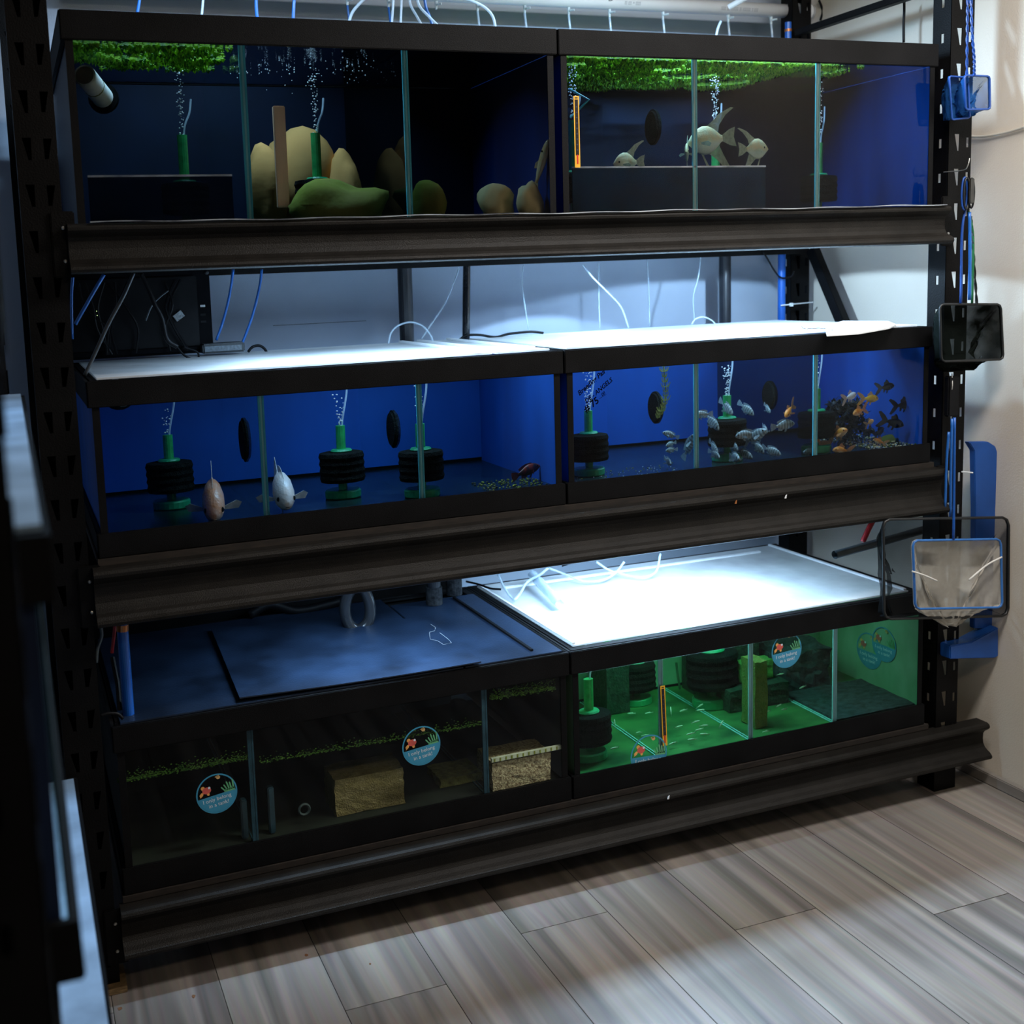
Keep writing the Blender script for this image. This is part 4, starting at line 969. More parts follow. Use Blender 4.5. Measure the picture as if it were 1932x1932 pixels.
# ================================================================ STICKERS, THERMOMETERS, HANDWRITING
STB = M('sticker_blue', (.04, .28, .46), .5, var=.08); STW = M('sticker_white', (.72, .80, .88), .5, var=.03); STR = M('sticker_red', (.62, .10, .08), .5, var=.2); STO = M('sticker_orange', (.80, .38, .10), .5, var=.15)
STG = M('sticker_green', (.12, .42, .20), .5, var=.2); STP = M('sticker_tan', (.60, .38, .15), .5, var=.2)
def disc_poly(cx, cz, rx, rz, n=24, a0=0, a1=2*PI): return [(cx+rx*math.cos(a0+(a1-a0)*k/n), cz+rz*math.sin(a0+(a1-a0)*k/n)) for k in range(n+1 if a1-a0 < 6.2 else n)]
def sticker(label, org, U, V, D, R_, rot, cut_low=None):
    """flat round print; U,V in-plane axes, D towards the viewer"""
    t = empty('round_sticker', org, label, 'sticker', 'round tank stickers'); org = Vector(org); U, V, D = Vector(U), Vector(V), Vector(D)
    cr, sr = math.cos(rot), math.sin(rot)
    def P(u, v, d):
        if cut_low is not None and v*R_ < cut_low: v = cut_low/R_
        a, b = (u*cr-v*sr)*R_, (u*sr+v*cr)*R_; return org+U*a+V*b+D*d
    def flat(name, polys, m, d):
        g = G()
        for poly in polys:
            o = len(g.v); n = len(poly); g.v += [tuple(P(u, v, d)) for u, v in poly]+[tuple(P(u, v, d-.00025)) for u, v in poly]
            g.face([o+i for i in range(n)]); g.face([o+n+i for i in range(n)][::-1])
            for i in range(n): g.face((o+i, o+n+i, o+n+(i+1) % n, o+(i+1) % n))
        return g.build(name, m, t, fix=False)
    ring = []
    for k in range(40):
        a, b = 2*PI*k/40, 2*PI*(k+1)/40
        ring.append([(math.cos(a), math.sin(a)), (math.cos(b), math.sin(b)), (.93*math.cos(b), .93*math.sin(b)), (.93*math.cos(a), .93*math.sin(a))])
    flat('rim', ring, STB, .0005)
    flat('blue_field', [disc_poly(0, 0, .94, .94, 26, PI+.06, 2*PI-.06)], STB, .0005)
    g = G()
    w1 = text_into(g, 'I only belong', .27, lambda u, v, d: P(u-.74, v-.34, .001)); g.build('lettering', STW, t, fix=False)
    g = G(); text_into(g, 'in a tank!', .27, lambda u, v, d: P(u-.50, v-.62, .001)); g.build('lettering', STW, t, fix=False)
    flat('fish_print', [disc_poly(-.44, .30, .22, .17, 14)], STR, .0009)
    flat('fish_tail_print', [[(-.60, .22), (-.66, .10), (-.86, -.02), (-.80, .02), (-.82, .16), (-.70, .26)], disc_poly(-.60, .46, .10, .10, 8), disc_poly(-.40, .10, .07, .08, 8)], STO, .0008)
    flat('fish_eye_print', [disc_poly(-.30, .40, .06, .06, 10)], STW, .0011)
    blades = []
    for (x, h, lean) in ((.38, .22, -.14), (.50, .30, -.12), (.60, .42, -.08), (.70, .36, -.04), (.80, .46, 0.02)):
        blades.append([(x, 0), (x+.07, 0), (x+.07+lean, h), (x+.03+lean, h+.04), (x+lean, h)])
    blades.append([(.34, -.06), (.90, -.08), (.88, .08), (.44, .06)])
    flat('plant_print', blades, STG, .0008)
    flat('snail_print', [disc_poly(.22, .78, .10, .09, 10), [(.06, .84), (.16, .88), (.30, .90), (.26, .84), (.12, .80)]], STP, .0008)
    return t
def front_sticker(px, py, rpx, rot, label, cut=None):
    p = at(px, py, y=-.0005); q = at(px+rpx, py, y=-.0005); R_ = abs(q.x-p.x)
    return sticker(label, p, (1, 0, 0), (0, 0, 1), (0, -1, 0), R_, rot, cut)
front_sticker(409, 1497, 39, .14, 'round tank sticker on the left compartment of the murky tank')
front_sticker(795, 1407, 36, .12, 'round tank sticker on the middle compartment of the murky tank')
front_sticker(1224, 1424, 34, -.05, 'round tank sticker half hidden by the bottom trim of the green tank')
front_sticker(1484, 1227, 28, .08, 'round tank sticker under the top trim of the green tank')
for (px, py, lab) in ((1640, 1228, 'round sticker on the end wall of the green tank, left of its doubled image'), (1668, 1216, 'doubled image of the end-wall sticker in the green tank, built as a print')):
    p = inside_x(px, py, XR[1]-.0195 if px < 1650 else XR[1]-.0203)
    sticker(lab, p, (0, -1.45, 0), (0, 0, 1), (-1, 0, 0), .060 if px < 1650 else .057, .02)  # second sticker stands in for the doubled image of the first
def thermometer(label, pxt, pyt, pxb, pyb, w_):
    a, b = at(pxt, pyt, y=-.0008), at(pxb, pyb, y=-.0008); t = empty('thermometer_strip', b, label, 'thermometer')
    x0, x1 = b.x-w_/2, b.x+w_/2; z0, z1 = b.z, a.z; h = z1-z0; sh = a.x-b.x
    def q(name, xa, xb, za, zb, m, d):
        g = G(); va = sh*(za-z0)/h; vb = sh*(zb-z0)/h
        g.add([(xa+va, -d, za), (xb+va, -d, za), (xb+vb, -d, zb), (xa+vb, -d, zb), (xa+va, -.0003, za), (xb+va, -.0003, za), (xb+vb, -.0003, zb), (xa+vb, -.0003, zb)], [(0,1,2,3), (7,6,5,4), (0,4,5,1), (1,5,6,2), (2,6,7,3), (3,7,4,0)])
        g.build(name, m, t)
    q('card', x0, x1, z0, z1, M('thermo_yellow', (.80, .42, .02), .45, var=.1), .0010)
    q('scale', x0+w_*.2, x1-w_*.2, z0+h*.17, z1-h*.05, M('thermo_black', (.008, .006, .008), .3, var=.3), .0014)
    q('bulb', x0+w_*.36, x1-w_*.36, z0+h*.05, z0+h*.18, M('thermo_red', (.55, .02, .01), .4, var=.1), .0016)
    for k in range(9): q('mark', x0+w_*.38, x1-w_*.38, z0+h*(.24+.075*k), z0+h*(.255+.075*k), M('thermo_mark', (.03, .04, .10), .4, var=.2), .0017)
    q('print', x0+w_*.25, x1-w_*.25, z1-h*.035, z1-h*.02, MATS['thermo_black'], .0014)
thermometer('yellow and black thermometer strip on the angelfish tank', 1087, 181, 1090, 316, .0155)
thermometer('yellow and black thermometer strip on the green tank', 1250, 1294, 1255, 1407, .0150)
# handwriting on the glass (black marker)
INK = M('marker_ink', (.001, .001, .006), .6, spec=.05, var=.2)
t = empty('marker_writing', at(1120, 740, y=-.0008), 'black handwritten note on the glass of the goldfish tank', 'writing')
def hand(s, px, py, size, ang, shear=.25):
    o = at(px, py, y=-.0010); c, sn = math.cos(ang), math.sin(ang); g = G()
    text_into(g, s, size, lambda u, v, d: (o.x+u*c-v*sn, -.0010, o.z+u*sn+v*c), shear=shear, bold=.03); g.build('handwriting', INK, t, fix=False)
hand('Breeding Pair', 1093, 747, .0185, .62); hand('DE - ANGELS', 1106, 762, .0170, .60); hand('# 75', 1106, 779, .026, .58, .1); hand('00', 1136, 748, .012, .55)
g = G(); g.tube([at(1131, 752, y=-.001), at(1144, 744, y=-.001)], .0006, 5).build('underline', INK, t)
# small wet marks: shed flakes on the beams
for (px, py, lab, m) in ((1387, 947, 'small orange flake on the middle beam', COPPER), (1481, 937, 'small white flake on the middle beam', WHITE), (1260, 1504, 'tiny white flake on the bottom beam', WHITE)):
    p = at(px, py, y=-.057); g = G()
    g.prism([(p.x-.004, p.z-.004), (p.x+.002, p.z-.005), (p.x+.004, p.z+.006), (p.x, p.z+.004)], .0015, axis='y', base=-.0605); tag(g.build('flake', m), lab, 'flake')

# ================================================================ PIPES AND TUBES BEHIND
def cyl(name, p, q, r, m, label, cat='pipe', n=20, group=None): return tag(G().tube([p, q], r, n).build(name, m, smooth=False), label, cat, group)
# white manifold along the back above the top tanks
pa, pb = Vector((.10, .80, 2.468)), Vector((2.62, .80, 2.468))
A0 = at(760, 0, y=.80); za = (at(1000, 0, y=.80).z+at(1000, 25, y=.80).z)/2
mp_ = empty('air_manifold', (1.4, .80, 2.5), 'white PVC air manifold pipe with valves above the top tanks', 'pipe')
c1, c2 = at(900, -12, y=.80), at(1550, 28, y=.80); zz = (c1.z+c2.z)/2
G().tube([(.10, .80, zz), (2.70-.03, .80, zz)], .0235, 24).build('pipe', WHITE_PVC, mp_, smooth=True)
G().tube([(2.60, .80, zz), (2.655, .80, zz)], .029, 24).build('end_cap', WHITE_PVC, mp_, smooth=False)
VALVE = M('valve_plastic', (.62, .70, .72), .3, var=.3, vscale=80)
vx = [(655, 0), (733, 12), (823, 15), (901, 18), (990, 22), (1073, 28), (1150, 32), (1251, 35), (1374, 42), (1455, 45)]
tb = {655: BLUE_TUBE, 733: BLUE_TUBE}
for k, (px, py) in enumerate(vx):
    x = at(px, py, y=.80).x
    v = G().tube([(x, .80, zz-.022), (x, .80, zz-.048)], [.006, .005, .0035], 8).build('valve', VALVE, mp_)
    kn = G().tube([(x, .795, zz-.034), (x+.010, .780, zz-.034)], .0035, 6).build('valve_knob', VALVE, mp_); kn.parent = v; kn.location = (0, 0, 0)
    names = ['second from left', 'third from left', 'fourth from left', 'fifth from left', 'sixth from left', 'seventh from left', 'eighth from left', 'ninth from left', 'tenth from left', 'eleventh from left']
    if px not in (823,):
        tag(G().tube([(x, .80, zz-.048), (x+.003, .79, zz-.12), (x-.004, .74, 2.33), (x, .66, 2.24)], .0036, 8, smooth=4).build('airline_tube', BLUE_TUBE if px < 760 else CLEAR_TUBE),
            {655: 'blue airline from the leftmost visible manifold valve', 733: 'blue airline from the second visible manifold valve', 901: 'clear airline under the printed part of the manifold', 990: 'clear airline left of the handwritten 39', 1073: 'clear airline beside the tank seam gap', 1150: 'clear airline below the handwritten letters', 1251: 'clear airline at the left of the lit pipe section', 1374: 'clear airline at the right of the lit pipe section', 1455: 'clear airline curving beside the blue riser'}[px], 'tube', 'airlines under the manifold')
g = G(); SMALLPRINT = M('pipe_print', (.16, .18, .22), .6, var=.2)
def pipe_text(s, px, size, m, name, dz=0):
    x0 = at(px, 15, y=.78).x; g = G()
    def P(u, v, d):
        a = (v+dz)/.0235; return (x0+u, .80-.0242*math.cos(a), zz+.0242*math.sin(a))
    text_into(g, s, size, P); g.build(name, m, mp_, fix=False)
INK2 = M('marker_ink_grey', (.05, .06, .08), .6, var=.2)
pipe_text('|||| ||| |||||| ||| ||||||| ||||| |||| ||| || |||||||||', 830, .013, SMALLPRINT, 'print_line', -.012); pipe_text('||| |||| = ||||||', 1178, .013, SMALLPRINT, 'print_line', -.008); pipe_text('|||||| |||| ||||||||| ||| |||||||||| || |||||', 1360, .013, SMALLPRINT, 'print_line', -.010)
pipe_text('39', 1072, .030, INK2, 'handwriting', -.002); pipe_text('D°', 1146, .030, INK2, 'handwriting', -.002); pipe_text('40', 984, .030, INK2, 'handwriting', .010)
# loose tubes at the top
def hose(name, pts, r, m, label, y=None, cat='tube', smooth=6, n=8, group=None):
    P = [p if len(p) == 3 else at(p[0], p[1], y=y) for p in pts]
    return tag(G().tube(P, r, n, smooth=smooth).build(name, m, smooth=True), label, cat, group)
hose('airline_tube', [(264, -10), (262, 8), (256, 40)], .0045, BLUE_TUBE, 'dark blue airline at the far left above the top tank', y=.60)
hose('airline_tube', [(384, -10), (382, 15), (379, 45)], .0036, CLEAR_TUBE, 'pale airline left of the thick blue one', y=.60)
hose('airline_tube', [(483, -10), (484, 20), (487, 45)], .005, BLUE_TUBE, 'thick blue airline above the first top compartment', y=.60)
hose('airline_tube', [(556, -10), (554, 20), (553, 50)], .005, BLUE_TUBE, 'thick blue airline above the second top compartment', y=.60)
hose('airline_tube', [(700, -14), (680, 5), (664, 25), (656, 52)], .0045, CLEAR_TUBE, 'pale curved tube bending left onto the top tank', y=.58)
hose('airline_tube', [(743, -10), (741, 20), (738, 58)], .0038, CLEAR_TUBE, 'straight pale tube left in the top bundle', y=.58)
hose('airline_tube', [(758, -10), (757, 20), (755, 58)], .0038, CLEAR_TUBE, 'straight pale tube right in the top bundle', y=.58)
hose('airline_tube', [(772, -10), (775, 10), (786, 30), (802, 58)], .0038, CLEAR_TUBE, 'whitish tube curving right in the top bundle', y=.57)
hose('airline_tube', [(785, -10), (792, 12), (808, 30), (834, 56)], .0042, CLEAR_TUBE, 'pale cyan tube sweeping right in the top bundle', y=.55)
hose('airline_tube', [(800, -10), (804, 15), (812, 35), (818, 60)], .0046, BLUE_TUBE, 'short dark blue tube in the top bundle', y=.62)
hose('airline_tube', [(845, -10), (880, -2), (912, 12), (930, 32), (936, 62)], .0042, CLEAR_TUBE, 'clear tube arching over the printed manifold', y=.55)
hose('airline_tube', [(1360, 40), (1354, 55), (1350, 75)], .0045, CLEAR_TUBE, 'short slanted clear tube at the lit pipe section', y=.62)
# thin light bar end above the lit section
tag(G().tube([at(1375, 14, y=.66), at(1420, -12, y=.60)], .010, 12).build('light_bracket', WHITE), 'white bracket leaning on the lit manifold', 'bracket')
cyl('riser_pipe', at(1487, 120, y=.72), at(1487, 42, y=.72), .011, BLUE_PIPE, 'blue riser pipe beside the rear post above the tanks')
tag(G().tube([at(1487, 60, y=.72), at(1487, 55, y=.72)], .0122, 16).build('pipe_band', COPPER), 'copper band on the upper blue riser', 'band')
hose('power_cable', [(1706, -5), (1706, 20), (1705, 45), (1705, 80)], .004, RUBBER, 'dark twisted cable hanging near the right post top', y=.30)
hose('power_cable', [(1545, 0), (1552, 20), (1548, 38)], .004, RUBBER, 'dark cable loop around the manifold end', y=.77)
# pipes in the middle gap
for (px, pr, yy, lab, m) in ((768, .0235, .80, 'black drain pipe behind the middle left lid', DRAIN), (1368, .021, .82, 'black drain pipe behind the middle right lid', DRAIN)):
    q = at(px, 640, y=yy); cyl('drain_pipe', (q.x, yy, 1.30), (q.x, yy, 1.737), pr, m, lab)
a, b = at(881, 490, y=.78), at(876, 650, y=.78)
cyl('drain_pipe', (b.x, .78, 1.30), (a.x, .78, 1.737), .0125, M('glossy_black_pipe', (.012, .014, .018), .15, var=.3), 'slim glossy black pipe between the drain pipes')
q = at(1480, 540, y=.715); cyl('riser_pipe', (q.x, .730, 1.25), (q.x, .730, 1.737), .0135, BLUE_PIPE, 'blue riser pipe tied to the rear right post')
t = empty('cable_tie', (q.x, .71, 1.40), 'white cable tie holding the blue riser to the post', 'cable tie')
zt = at(1480, 576, y=.71).z
G().tube([(q.x-.016, .713, zt), (q.x+.03, .712, zt+.002), (2.64, .745, zt+.004)], .0025, 6).build('strap', WHITE, t); G().box(q.x+.022, q.x+.032, .706, .716, zt-.005, zt+.007).build('head', WHITE, t)
hose('power_cable', [(1440, 475), (1450, 492), (1462, 512), (1474, 524), (1492, 522), (1498, 512)], .003, RUBBER, 'thin black cable curving to the rear post', y=.70)
hose('airline_tube', [(866, 505), (856, 535), (838, 575), (815, 610), (795, 640)], .0028, CLEAR_TUBE, 'slanted clear airline left of the slim black pipe', y=.70)
hose('airline_tube', [(733, 648), (738, 628), (752, 614), (775, 608), (797, 615), (812, 632), (817, 645)], .003, CLEAR_TUBE, 'clear airline arching over the middle left lid', y=.64)
hose('airline_tube', [(988, 500), (985, 530), (990, 575), (997, 622)], .0022, CLEAR_TUBE, 'thin hanging airline behind the lid seam', y=.75)
hose('airline_tube', [(1100, 500), (1120, 525), (1150, 555), (1172, 580), (1186, 618)], .0028, CLEAR_TUBE, 'clear airline curving down right over the middle right lid', y=.66)
hose('airline_tube', [(1130, 495), (1130, 560), (1132, 622)], .0022, CLEAR_TUBE, 'straight thin airline crossing the curved one', y=.75)
hose('airline_tube', [(1222, 490), (1224, 550), (1226, 615)], .0022, CLEAR_TUBE, 'straight thin airline in the bright wall patch', y=.75)
hose('airline_tube', [(1322, 485), (1318, 520), (1308, 560), (1310, 606)], .0024, CLEAR_TUBE, 'thin airline left of the right drain pipe', y=.75)
hose('airline_tube', [(1305, 612), (1312, 602), (1327, 598), (1342, 604), (1350, 612)], .0024, CLEAR_TUBE, 'small clear airline loop beside the right drain pipe', y=.64)
hose('power_cable', [(866, 642), (880, 633), (905, 632), (935, 636), (960, 630), (1000, 626), (1025, 628)], .004, RUBBER, 'black cable lying across the middle lid seam', y=.64)
hose('airline_tube', [(440, 508), (436, 540), (428, 580), (418, 615), (408, 642)], .0042, BLUE_TUBE, 'left of two blue tubes right of the control box', y=.62)
hose('airline_tube', [(494, 508), (490, 540), (478, 590), (466, 625), (456, 650)], .0042, BLUE_TUBE, 'right of two blue tubes right of the control box', y=.62)
hose('airline_tube', [(468, 664), (476, 655), (488, 652), (498, 657), (504, 666)], .004, RUBBER, 'small dark tube loop at the adapter', y=.62)
hose('airline_tube', [(196, 518), (180, 545), (160, 580), (142, 612)], .0046, BLUE_TUBE, 'blue tube slanting down left of the control box', y=.30)
hose('airline_tube', [(138, 515), (135, 560), (136, 640)], .004, BLUE_TUBE, 'dim blue tube beside the left post', y=.35)
hose('power_cable', [(252, 515), (232, 560), (205, 610), (180, 665), (160, 708)], .0045, M('grey_cable', (.045, .055, .065), .4, var=.2), 'grey cable slanting in front of the control box', y=.10)
hose('power_cable', [(265, 515), (280, 545), (292, 575), (305, 600), (315, 640), (335, 655)], .006, RUBBER, 'thick black cable slanting right over the control box', y=.30)
hose('power_cable', [(318, 548), (300, 562), (285, 580), (275, 605)], .0022, M('grey_wire', (.05, .06, .07), .4, var=.2), 'thin grey wire on the control box', y=.40)
hose('power_cable', [(330, 650), (350, 672), (372, 678), (372, 664), (345, 655)], .003, RUBBER, 'black cable loop lying on the lid corner', y=.55)
# black control box
t = empty('control_box', (.30, .62, 1.47), 'black control box with cables standing behind the middle left lid', 'box')
a, b = at(140, 690, y=.62), at(402, 520, y=.62)
bx0, bx1 = -.02, at(400, 600, y=.62).x
G().box(bx0, bx1, .62, .80, 1.478, 1.722).build('case', M('black_case', (.003, .003, .004), .6, spec=.05, var=.3, vscale=20), t, bevel=.006)
G().box(bx0, bx1-.04, .612, .6195, 1.50, 1.70).build('front_plate', RUBBER, t, bevel=.002)
for z in (1.495, 1.708): G().lathe([(.006, 0), (.006, -.004), (.003, -.006)], (bx1-.008, .6185, z), 10, axis='y').build('corner_screw', DRAIN, t)
for k, z in enumerate((1.61, 1.585, 1.565)): G().box(bx1-.032, bx1-.018, .6185, .6198, z, z+.006).build('port', SILVER if k == 0 else RUBBER, t)
for (px, py) in ((183, 587), (184, 595)):
    p = at(px, py, y=.611); m_, nt, N, L, out = new_nodes('indicator_led_%d' % py); e = N.new('ShaderNodeEmission'); e.inputs[0].default_value = (.6, 1, .35, 1); e.inputs[1].default_value = 3; L.new(e.outputs[0], out.inputs[0])
    G().sphere((p.x, .611, p.z), .0016, 8, 6).build('indicator_light', m_, t)
p = at(337, 596, y=.605); g = G().box(-.014, .014, -.004, .004, -.010, .010); o = g.build('label_tag', M('label_print', (.25, .27, .28), .5, var=.6, vscale=220), t); o.location = Vector((p.x, .604, p.z))-Vector(t['_org']); o.rotation_euler = (0, -.6, 0)
for k in range(9):
    x = random.uniform(bx0+.05, bx1-.06); x2 = x+random.uniform(-.06, .08)
    g = G().tube([(x, .600, 1.69), ((x+x2)/2+random.uniform(-.03, .03), .585, 1.62), (x2, .590, 1.56), (x2+random.uniform(-.04, .04), .60, 1.49)], .0035, 6, smooth=4); g.build('box_cable', RUBBER, t)
t = empty('power_adapter', at(420, 655, y=.60), 'black power adapter lying on the middle left lid', 'adapter')
a, b = at(380, 665, y=.60), at(458, 645, y=.60)
G().box(a.x, b.x, .57, .64, 1.477, 1.505).build('case', M('adapter_case', (.03, .035, .04), .4, var=.2), t, bevel=.004); G().box(a.x+.005, b.x-.01, .568, .5698, 1.483, 1.498).build('label_strip', M('adapter_label', (.10, .12, .14), .5, var=.3, vscale=150), t)
# light fixtures (housings of the LED bars)
for (x, y, z, L_, lab) in ((.80, .10, 1.7245, .80, 'slim white LED bar under the top shelf left'), (1.80, .10, 1.7245, .85, 'slim white LED bar under the top shelf right'), (1.92, .48, 1.7265, .70, 'second LED bar under the top shelf right near the wall'), (1.66, .22, .9875, .60, 'white LED bar under the middle shelf'), (.78, .02, .9975, .66, 'slim LED bar behind the middle beam over the black lid'), (1.72, .16, 2.6625, .64, 'white LED bar above the angelfish tank'), (.40, .25, 2.6625, .50, 'white LED bar above the top left tank')):
    t = empty('led_bar', (x, y, z), lab, 'light')
    G().box(x-L_/2, x+L_/2, y-.022, y+.022, z, z+.008).build('housing', WHITE, t, bevel=.002)
    for s_ in (-1, 1): G().box(x+s_*(L_/2+.0002), x+s_*(L_/2+.006), y-.022, y+.022, z-.001, z+.010).build('end_cap', WHITE, t)

# white curved sheet end on the right of the middle lid
P = [at(px, py, z=1.4775) for px, py in ((1556, 616), (1590, 605), (1675, 605), (1690, 612), (1678, 618), (1620, 628), (1560, 632))]
tag(G().prism([(p.x, p.y) for p in P], .004, axis='z', base=1.4735).build('white_sheet', LID_BASE), 'white rounded plastic sheet lying at the right end of the middle lid', 'sheet')

# ================================================================ BOTTOM GAP
hose('hose_loop', [(672, 1100), (655, 1125), (651, 1155), (660, 1180), (678, 1188), (695, 1172), (698, 1145), (690, 1118), (676, 1100)], .017, M('grey_black_hose', (.010, .011, .013), .22, spec=.6, var=.8, vscale=9, color2=(.02, .022, .026)), 'looped black hose hanging over the black lid', y=.42, smooth=8, n=16)
hose('black_hose', [(470, 1160), (510, 1140), (560, 1152), (620, 1140), (660, 1128)], .015, RUBBER, 'thick black hose lying behind the black lid', y=.66, n=12)
for (px, yy, lab) in ((820, .55, 'black elbow fitting entering the bottom left tank'), (858, .62, 'second black elbow fitting behind the first')):
    p = at(px, 1150, y=yy); t = empty('pipe_fitting', (p.x, yy, .66), lab, 'fitting')
    G().lathe([(.026, 0), (.026, .055), (.022, .056)], (p.x, yy, .655), 20).build('collar', M('salted_black_pvc', (.006, .007, .009), .6, spec=.1, var=.8, vscale=90, color2=(.04, .043, .048)), t)
    G().lathe([(.021, .056), (.021, .23)], (p.x, yy, .655), 20).build('pipe', DRAIN, t)
# clear acrylic tube and airlines on the lit lid
a, b = at(1005, 1085, z=.690), at(1056, 1140, z=.674)
g = G(); g.tube([a, b], .0165, 20, caps=False); g.tube([a, b], .0135, 20, caps=False); tag(g.build('acrylic_tube', mix_transparent('acrylic', M('acrylic_base', (.62, .78, .92), .08, var=.05), .62), smooth=True), 'clear acrylic tube lying on the lit lid', 'tube')
def lid_hose(pts, r, m, lab, z=.666): return hose('airline_tube', [tuple(at(px, py, z=z+dz)) for (px, py, dz) in pts], r, m, lab, n=8)
lid_hose([(940, 1085, .03), (952, 1110, .01), (968, 1131, 0), (980, 1122, .01), (995, 1098, .03), (1018, 1085, .05), (1034, 1072, .07)], .0042, CLEAR_TUBE, 'bent clear airline with dark end at the seam of the bottom lids')
lid_hose([(1035, 1072, .03), (1065, 1083, .01), (1098, 1096, 0), (1135, 1095, .0), (1160, 1082, .01), (1178, 1060, .05)], .0038, CLEAR_TUBE, 'clear airline sagging over the lit lid')
lid_hose([(1125, 1060, .04), (1150, 1076, .01), (1185, 1086, 0), (1215, 1089, 0), (1238, 1078, .01), (1246, 1045, .05)], .0038, CLEAR_TUBE, 'clear airline looping up to the shelf over the lit lid')
hose('power_cable', [tuple(at(px, py, z=.67)) for px, py in ((880, 1097), (905, 1103), (925, 1110), (945, 1112))], .0035, RUBBER, 'black cable lying at the back of the bottom seam')
lid_hose([(1060, 1068, .01), (1080, 1062, .02), (1110, 1058, .02)], .003, RUBBER, 'short dark wire behind the lit lid')
hose('wire_scrap', [tuple(at(px, py, z=1.478)) for px, py in ((1512, 616), (1520, 621), (1545, 619), (1572, 623))], .0014, RUBBER, 'thin black wire lying on the middle right lid', cat='wire')
# things at the left of the bottom gap
p, q = at(244, 1345, y=.03), at(232, 1180, y=.03)
cyl('riser_pipe', (p.x, .05, .652), (q.x, .05, .99), .0135, BLUE_PIPE, 'blue riser pipe at the left end of the bottom tank')
tag(G().tube([at(231, 1190, y=.05), at(231, 1178, y=.05)], .0145, 16).build('pipe_band', COPPER), 'copper band on the lower blue riser', 'band')
hose('red_strap', [(217, 1175), (215, 1200), (211, 1232)], .004, RED, 'thin red strap beside the lower blue riser', y=.08, cat='strap')
hose('power_cable', [(190, 1180), (192, 1200), (184, 1225), (182, 1250)], .004, M('pale_grey_cable', (.10, .14, .18), .4, var=.2), 'pale grey cable behind the left post', y=.05)
hose('power_cable', [(190, 1350), (205, 1346), (222, 1347), (232, 1356)], .004, RUBBER, 'short black cable at the corner of the bottom left tank', y=.0)
tag(G().tube([at(212, 1240, y=.12), at(222, 1290, y=.09), at(226, 1340, y=.06)], .006, 8).build('black_lever', RUBBER), 'dark lever leaning behind the lower blue riser', 'lever')
# grey pipe and red handle at the right
a, b = at(1575, 1047, y=.06), at(1760, 995, y=.10)
g = G(); g.tube([a, b], .0125, 20, caps=False); g.tube([a, b], .0095, 20, caps=False); tag(g.build('grey_pipe', GREY_PVC, smooth=True), 'open grey pipe sticking out beside the nets', 'pipe')
hose('red_rod', [(1628, 1022), (1638, 1000), (1648, 980)], .008, RED, 'red handle rising from the grey pipe', y=.10, cat='rod')

# ================================================================ NETS AND TOOLS ON THE RIGHT
def cloth(name, c, f, scale=0):
    return mix_transparent(name, M(name+'_base', c, .9, spec=.05, var=.06, vscale=60), f, noise_scale=scale or 12, lo=max(0, f-.03), hi=min(1, f+.03))
def net(label, corners, y, depth, drop, fm, cm, rf=.0035, handle=None, hm=None, tip=.35, back=.5, twist=False):
    """corners: frame corners in photo pixels (tl, tr, br, bl) on the plane y"""
    P = [at(px, py, y=y) for px, py in corners]; ctr = sum(P, Vector())/4
    t = empty('aquarium_net', ctr, label, 'net')
    ring = []
    for i in range(4):
        p, q, r = P[i-1], P[i], P[(i+1) % 4]; d1 = (p-q).normalized(); d2 = (r-q).normalized(); k = min((p-q).length, (r-q).length)*.08
        ring += [q+d1*k, q+(d1+d2)*k*.3, q+d2*k]
    G().tube(ring, rf, 8, close=True).build('frame', fm, t, smooth=True)
    # bag
    m = 36; loops = 12; base = []
    tot = ring; L_ = len(tot)
    for k in range(m):
        u = k/m*L_; i = int(u); f = u-i; base.append(tot[i % L_]*(1-f)+tot[(i+1) % L_]*f)
    zmin = min(p.z for p in P); g = G(); h = max(p.z for p in P)-zmin
    for j in range(loops+1):
        s = j/loops; sc = 1-(1-tip)*s**1.6
        for k, p in enumerate(base):
            rel = p-ctr; wv = 1+.10*math.sin(k*1.9+j*.6)*s*(1-s)*2
            qz = ctr.z+rel.z*sc*(1-.35*s)-drop*(s**1.5)-(h*.20)*s
            q = Vector((ctr.x+rel.x*sc*wv, y+depth*math.sin(min(s*1.3, 1)*PI/2)+(.012*math.sin(k*2.3+j))*s, qz))
            g.v.append(tuple(q))
    for j in range(loops):
        for k in range(m):
            l = (k+1) % m; g.face((j*m+k, j*m+l, (j+1)*m+l, (j+1)*m+k))
    g.face([loops*m+k for k in range(m)])
    g.build('bag', cm, t, smooth=True)
    # hem of the cloth folded round the frame
    G().tube([p+Vector((0, .0035, 0)) for p in base[::1]], rf*.8, 6, close=True).build('hem', cm, t, smooth=True)
    for hp in handle or []:
        H = [at(px, py, y=y-.004) for px, py in hp]
        if twist:
            sp_ = spline(H, 14); 
            for ph in (0, PI):
                G().tube([v+Vector((math.cos(i*.9+ph), math.sin(i*.9+ph), 0))*.0022 for i, v in enumerate(sp_)], .0022, 6).build('handle', hm or fm, t)
        else: G().tube(H, .0038, 8, smooth=5).build('handle', hm or fm, t, smooth=True)
    return t
NB = M('net_blue_wire', (.01, .06, .28), .4, var=.2); NBL = cloth('blue_mesh', (.015, .09, .30), .30)
NK = M('net_black_wire', (.008, .009, .010), .4, var=.3); NKL = cloth('black_mesh', (.004, .006, .005), .025)
NKB = cloth('black_open_mesh', (.010, .011, .012), .42); NW = cloth('white_mesh', (.82, .76, .66), .60); NWB = M('net_blue_frame', (.03, .15, .45), .4, var=.2)
net('small blue net behind, turned to the left, near the top of the right post', [(1791, 144), (1826, 146), (1830, 222), (1796, 226)], -.06, .03, .01, NB, NBL, .0028, [[(1826, -10), (1825, 60), (1824, 146)]], twist=True, tip=.6)
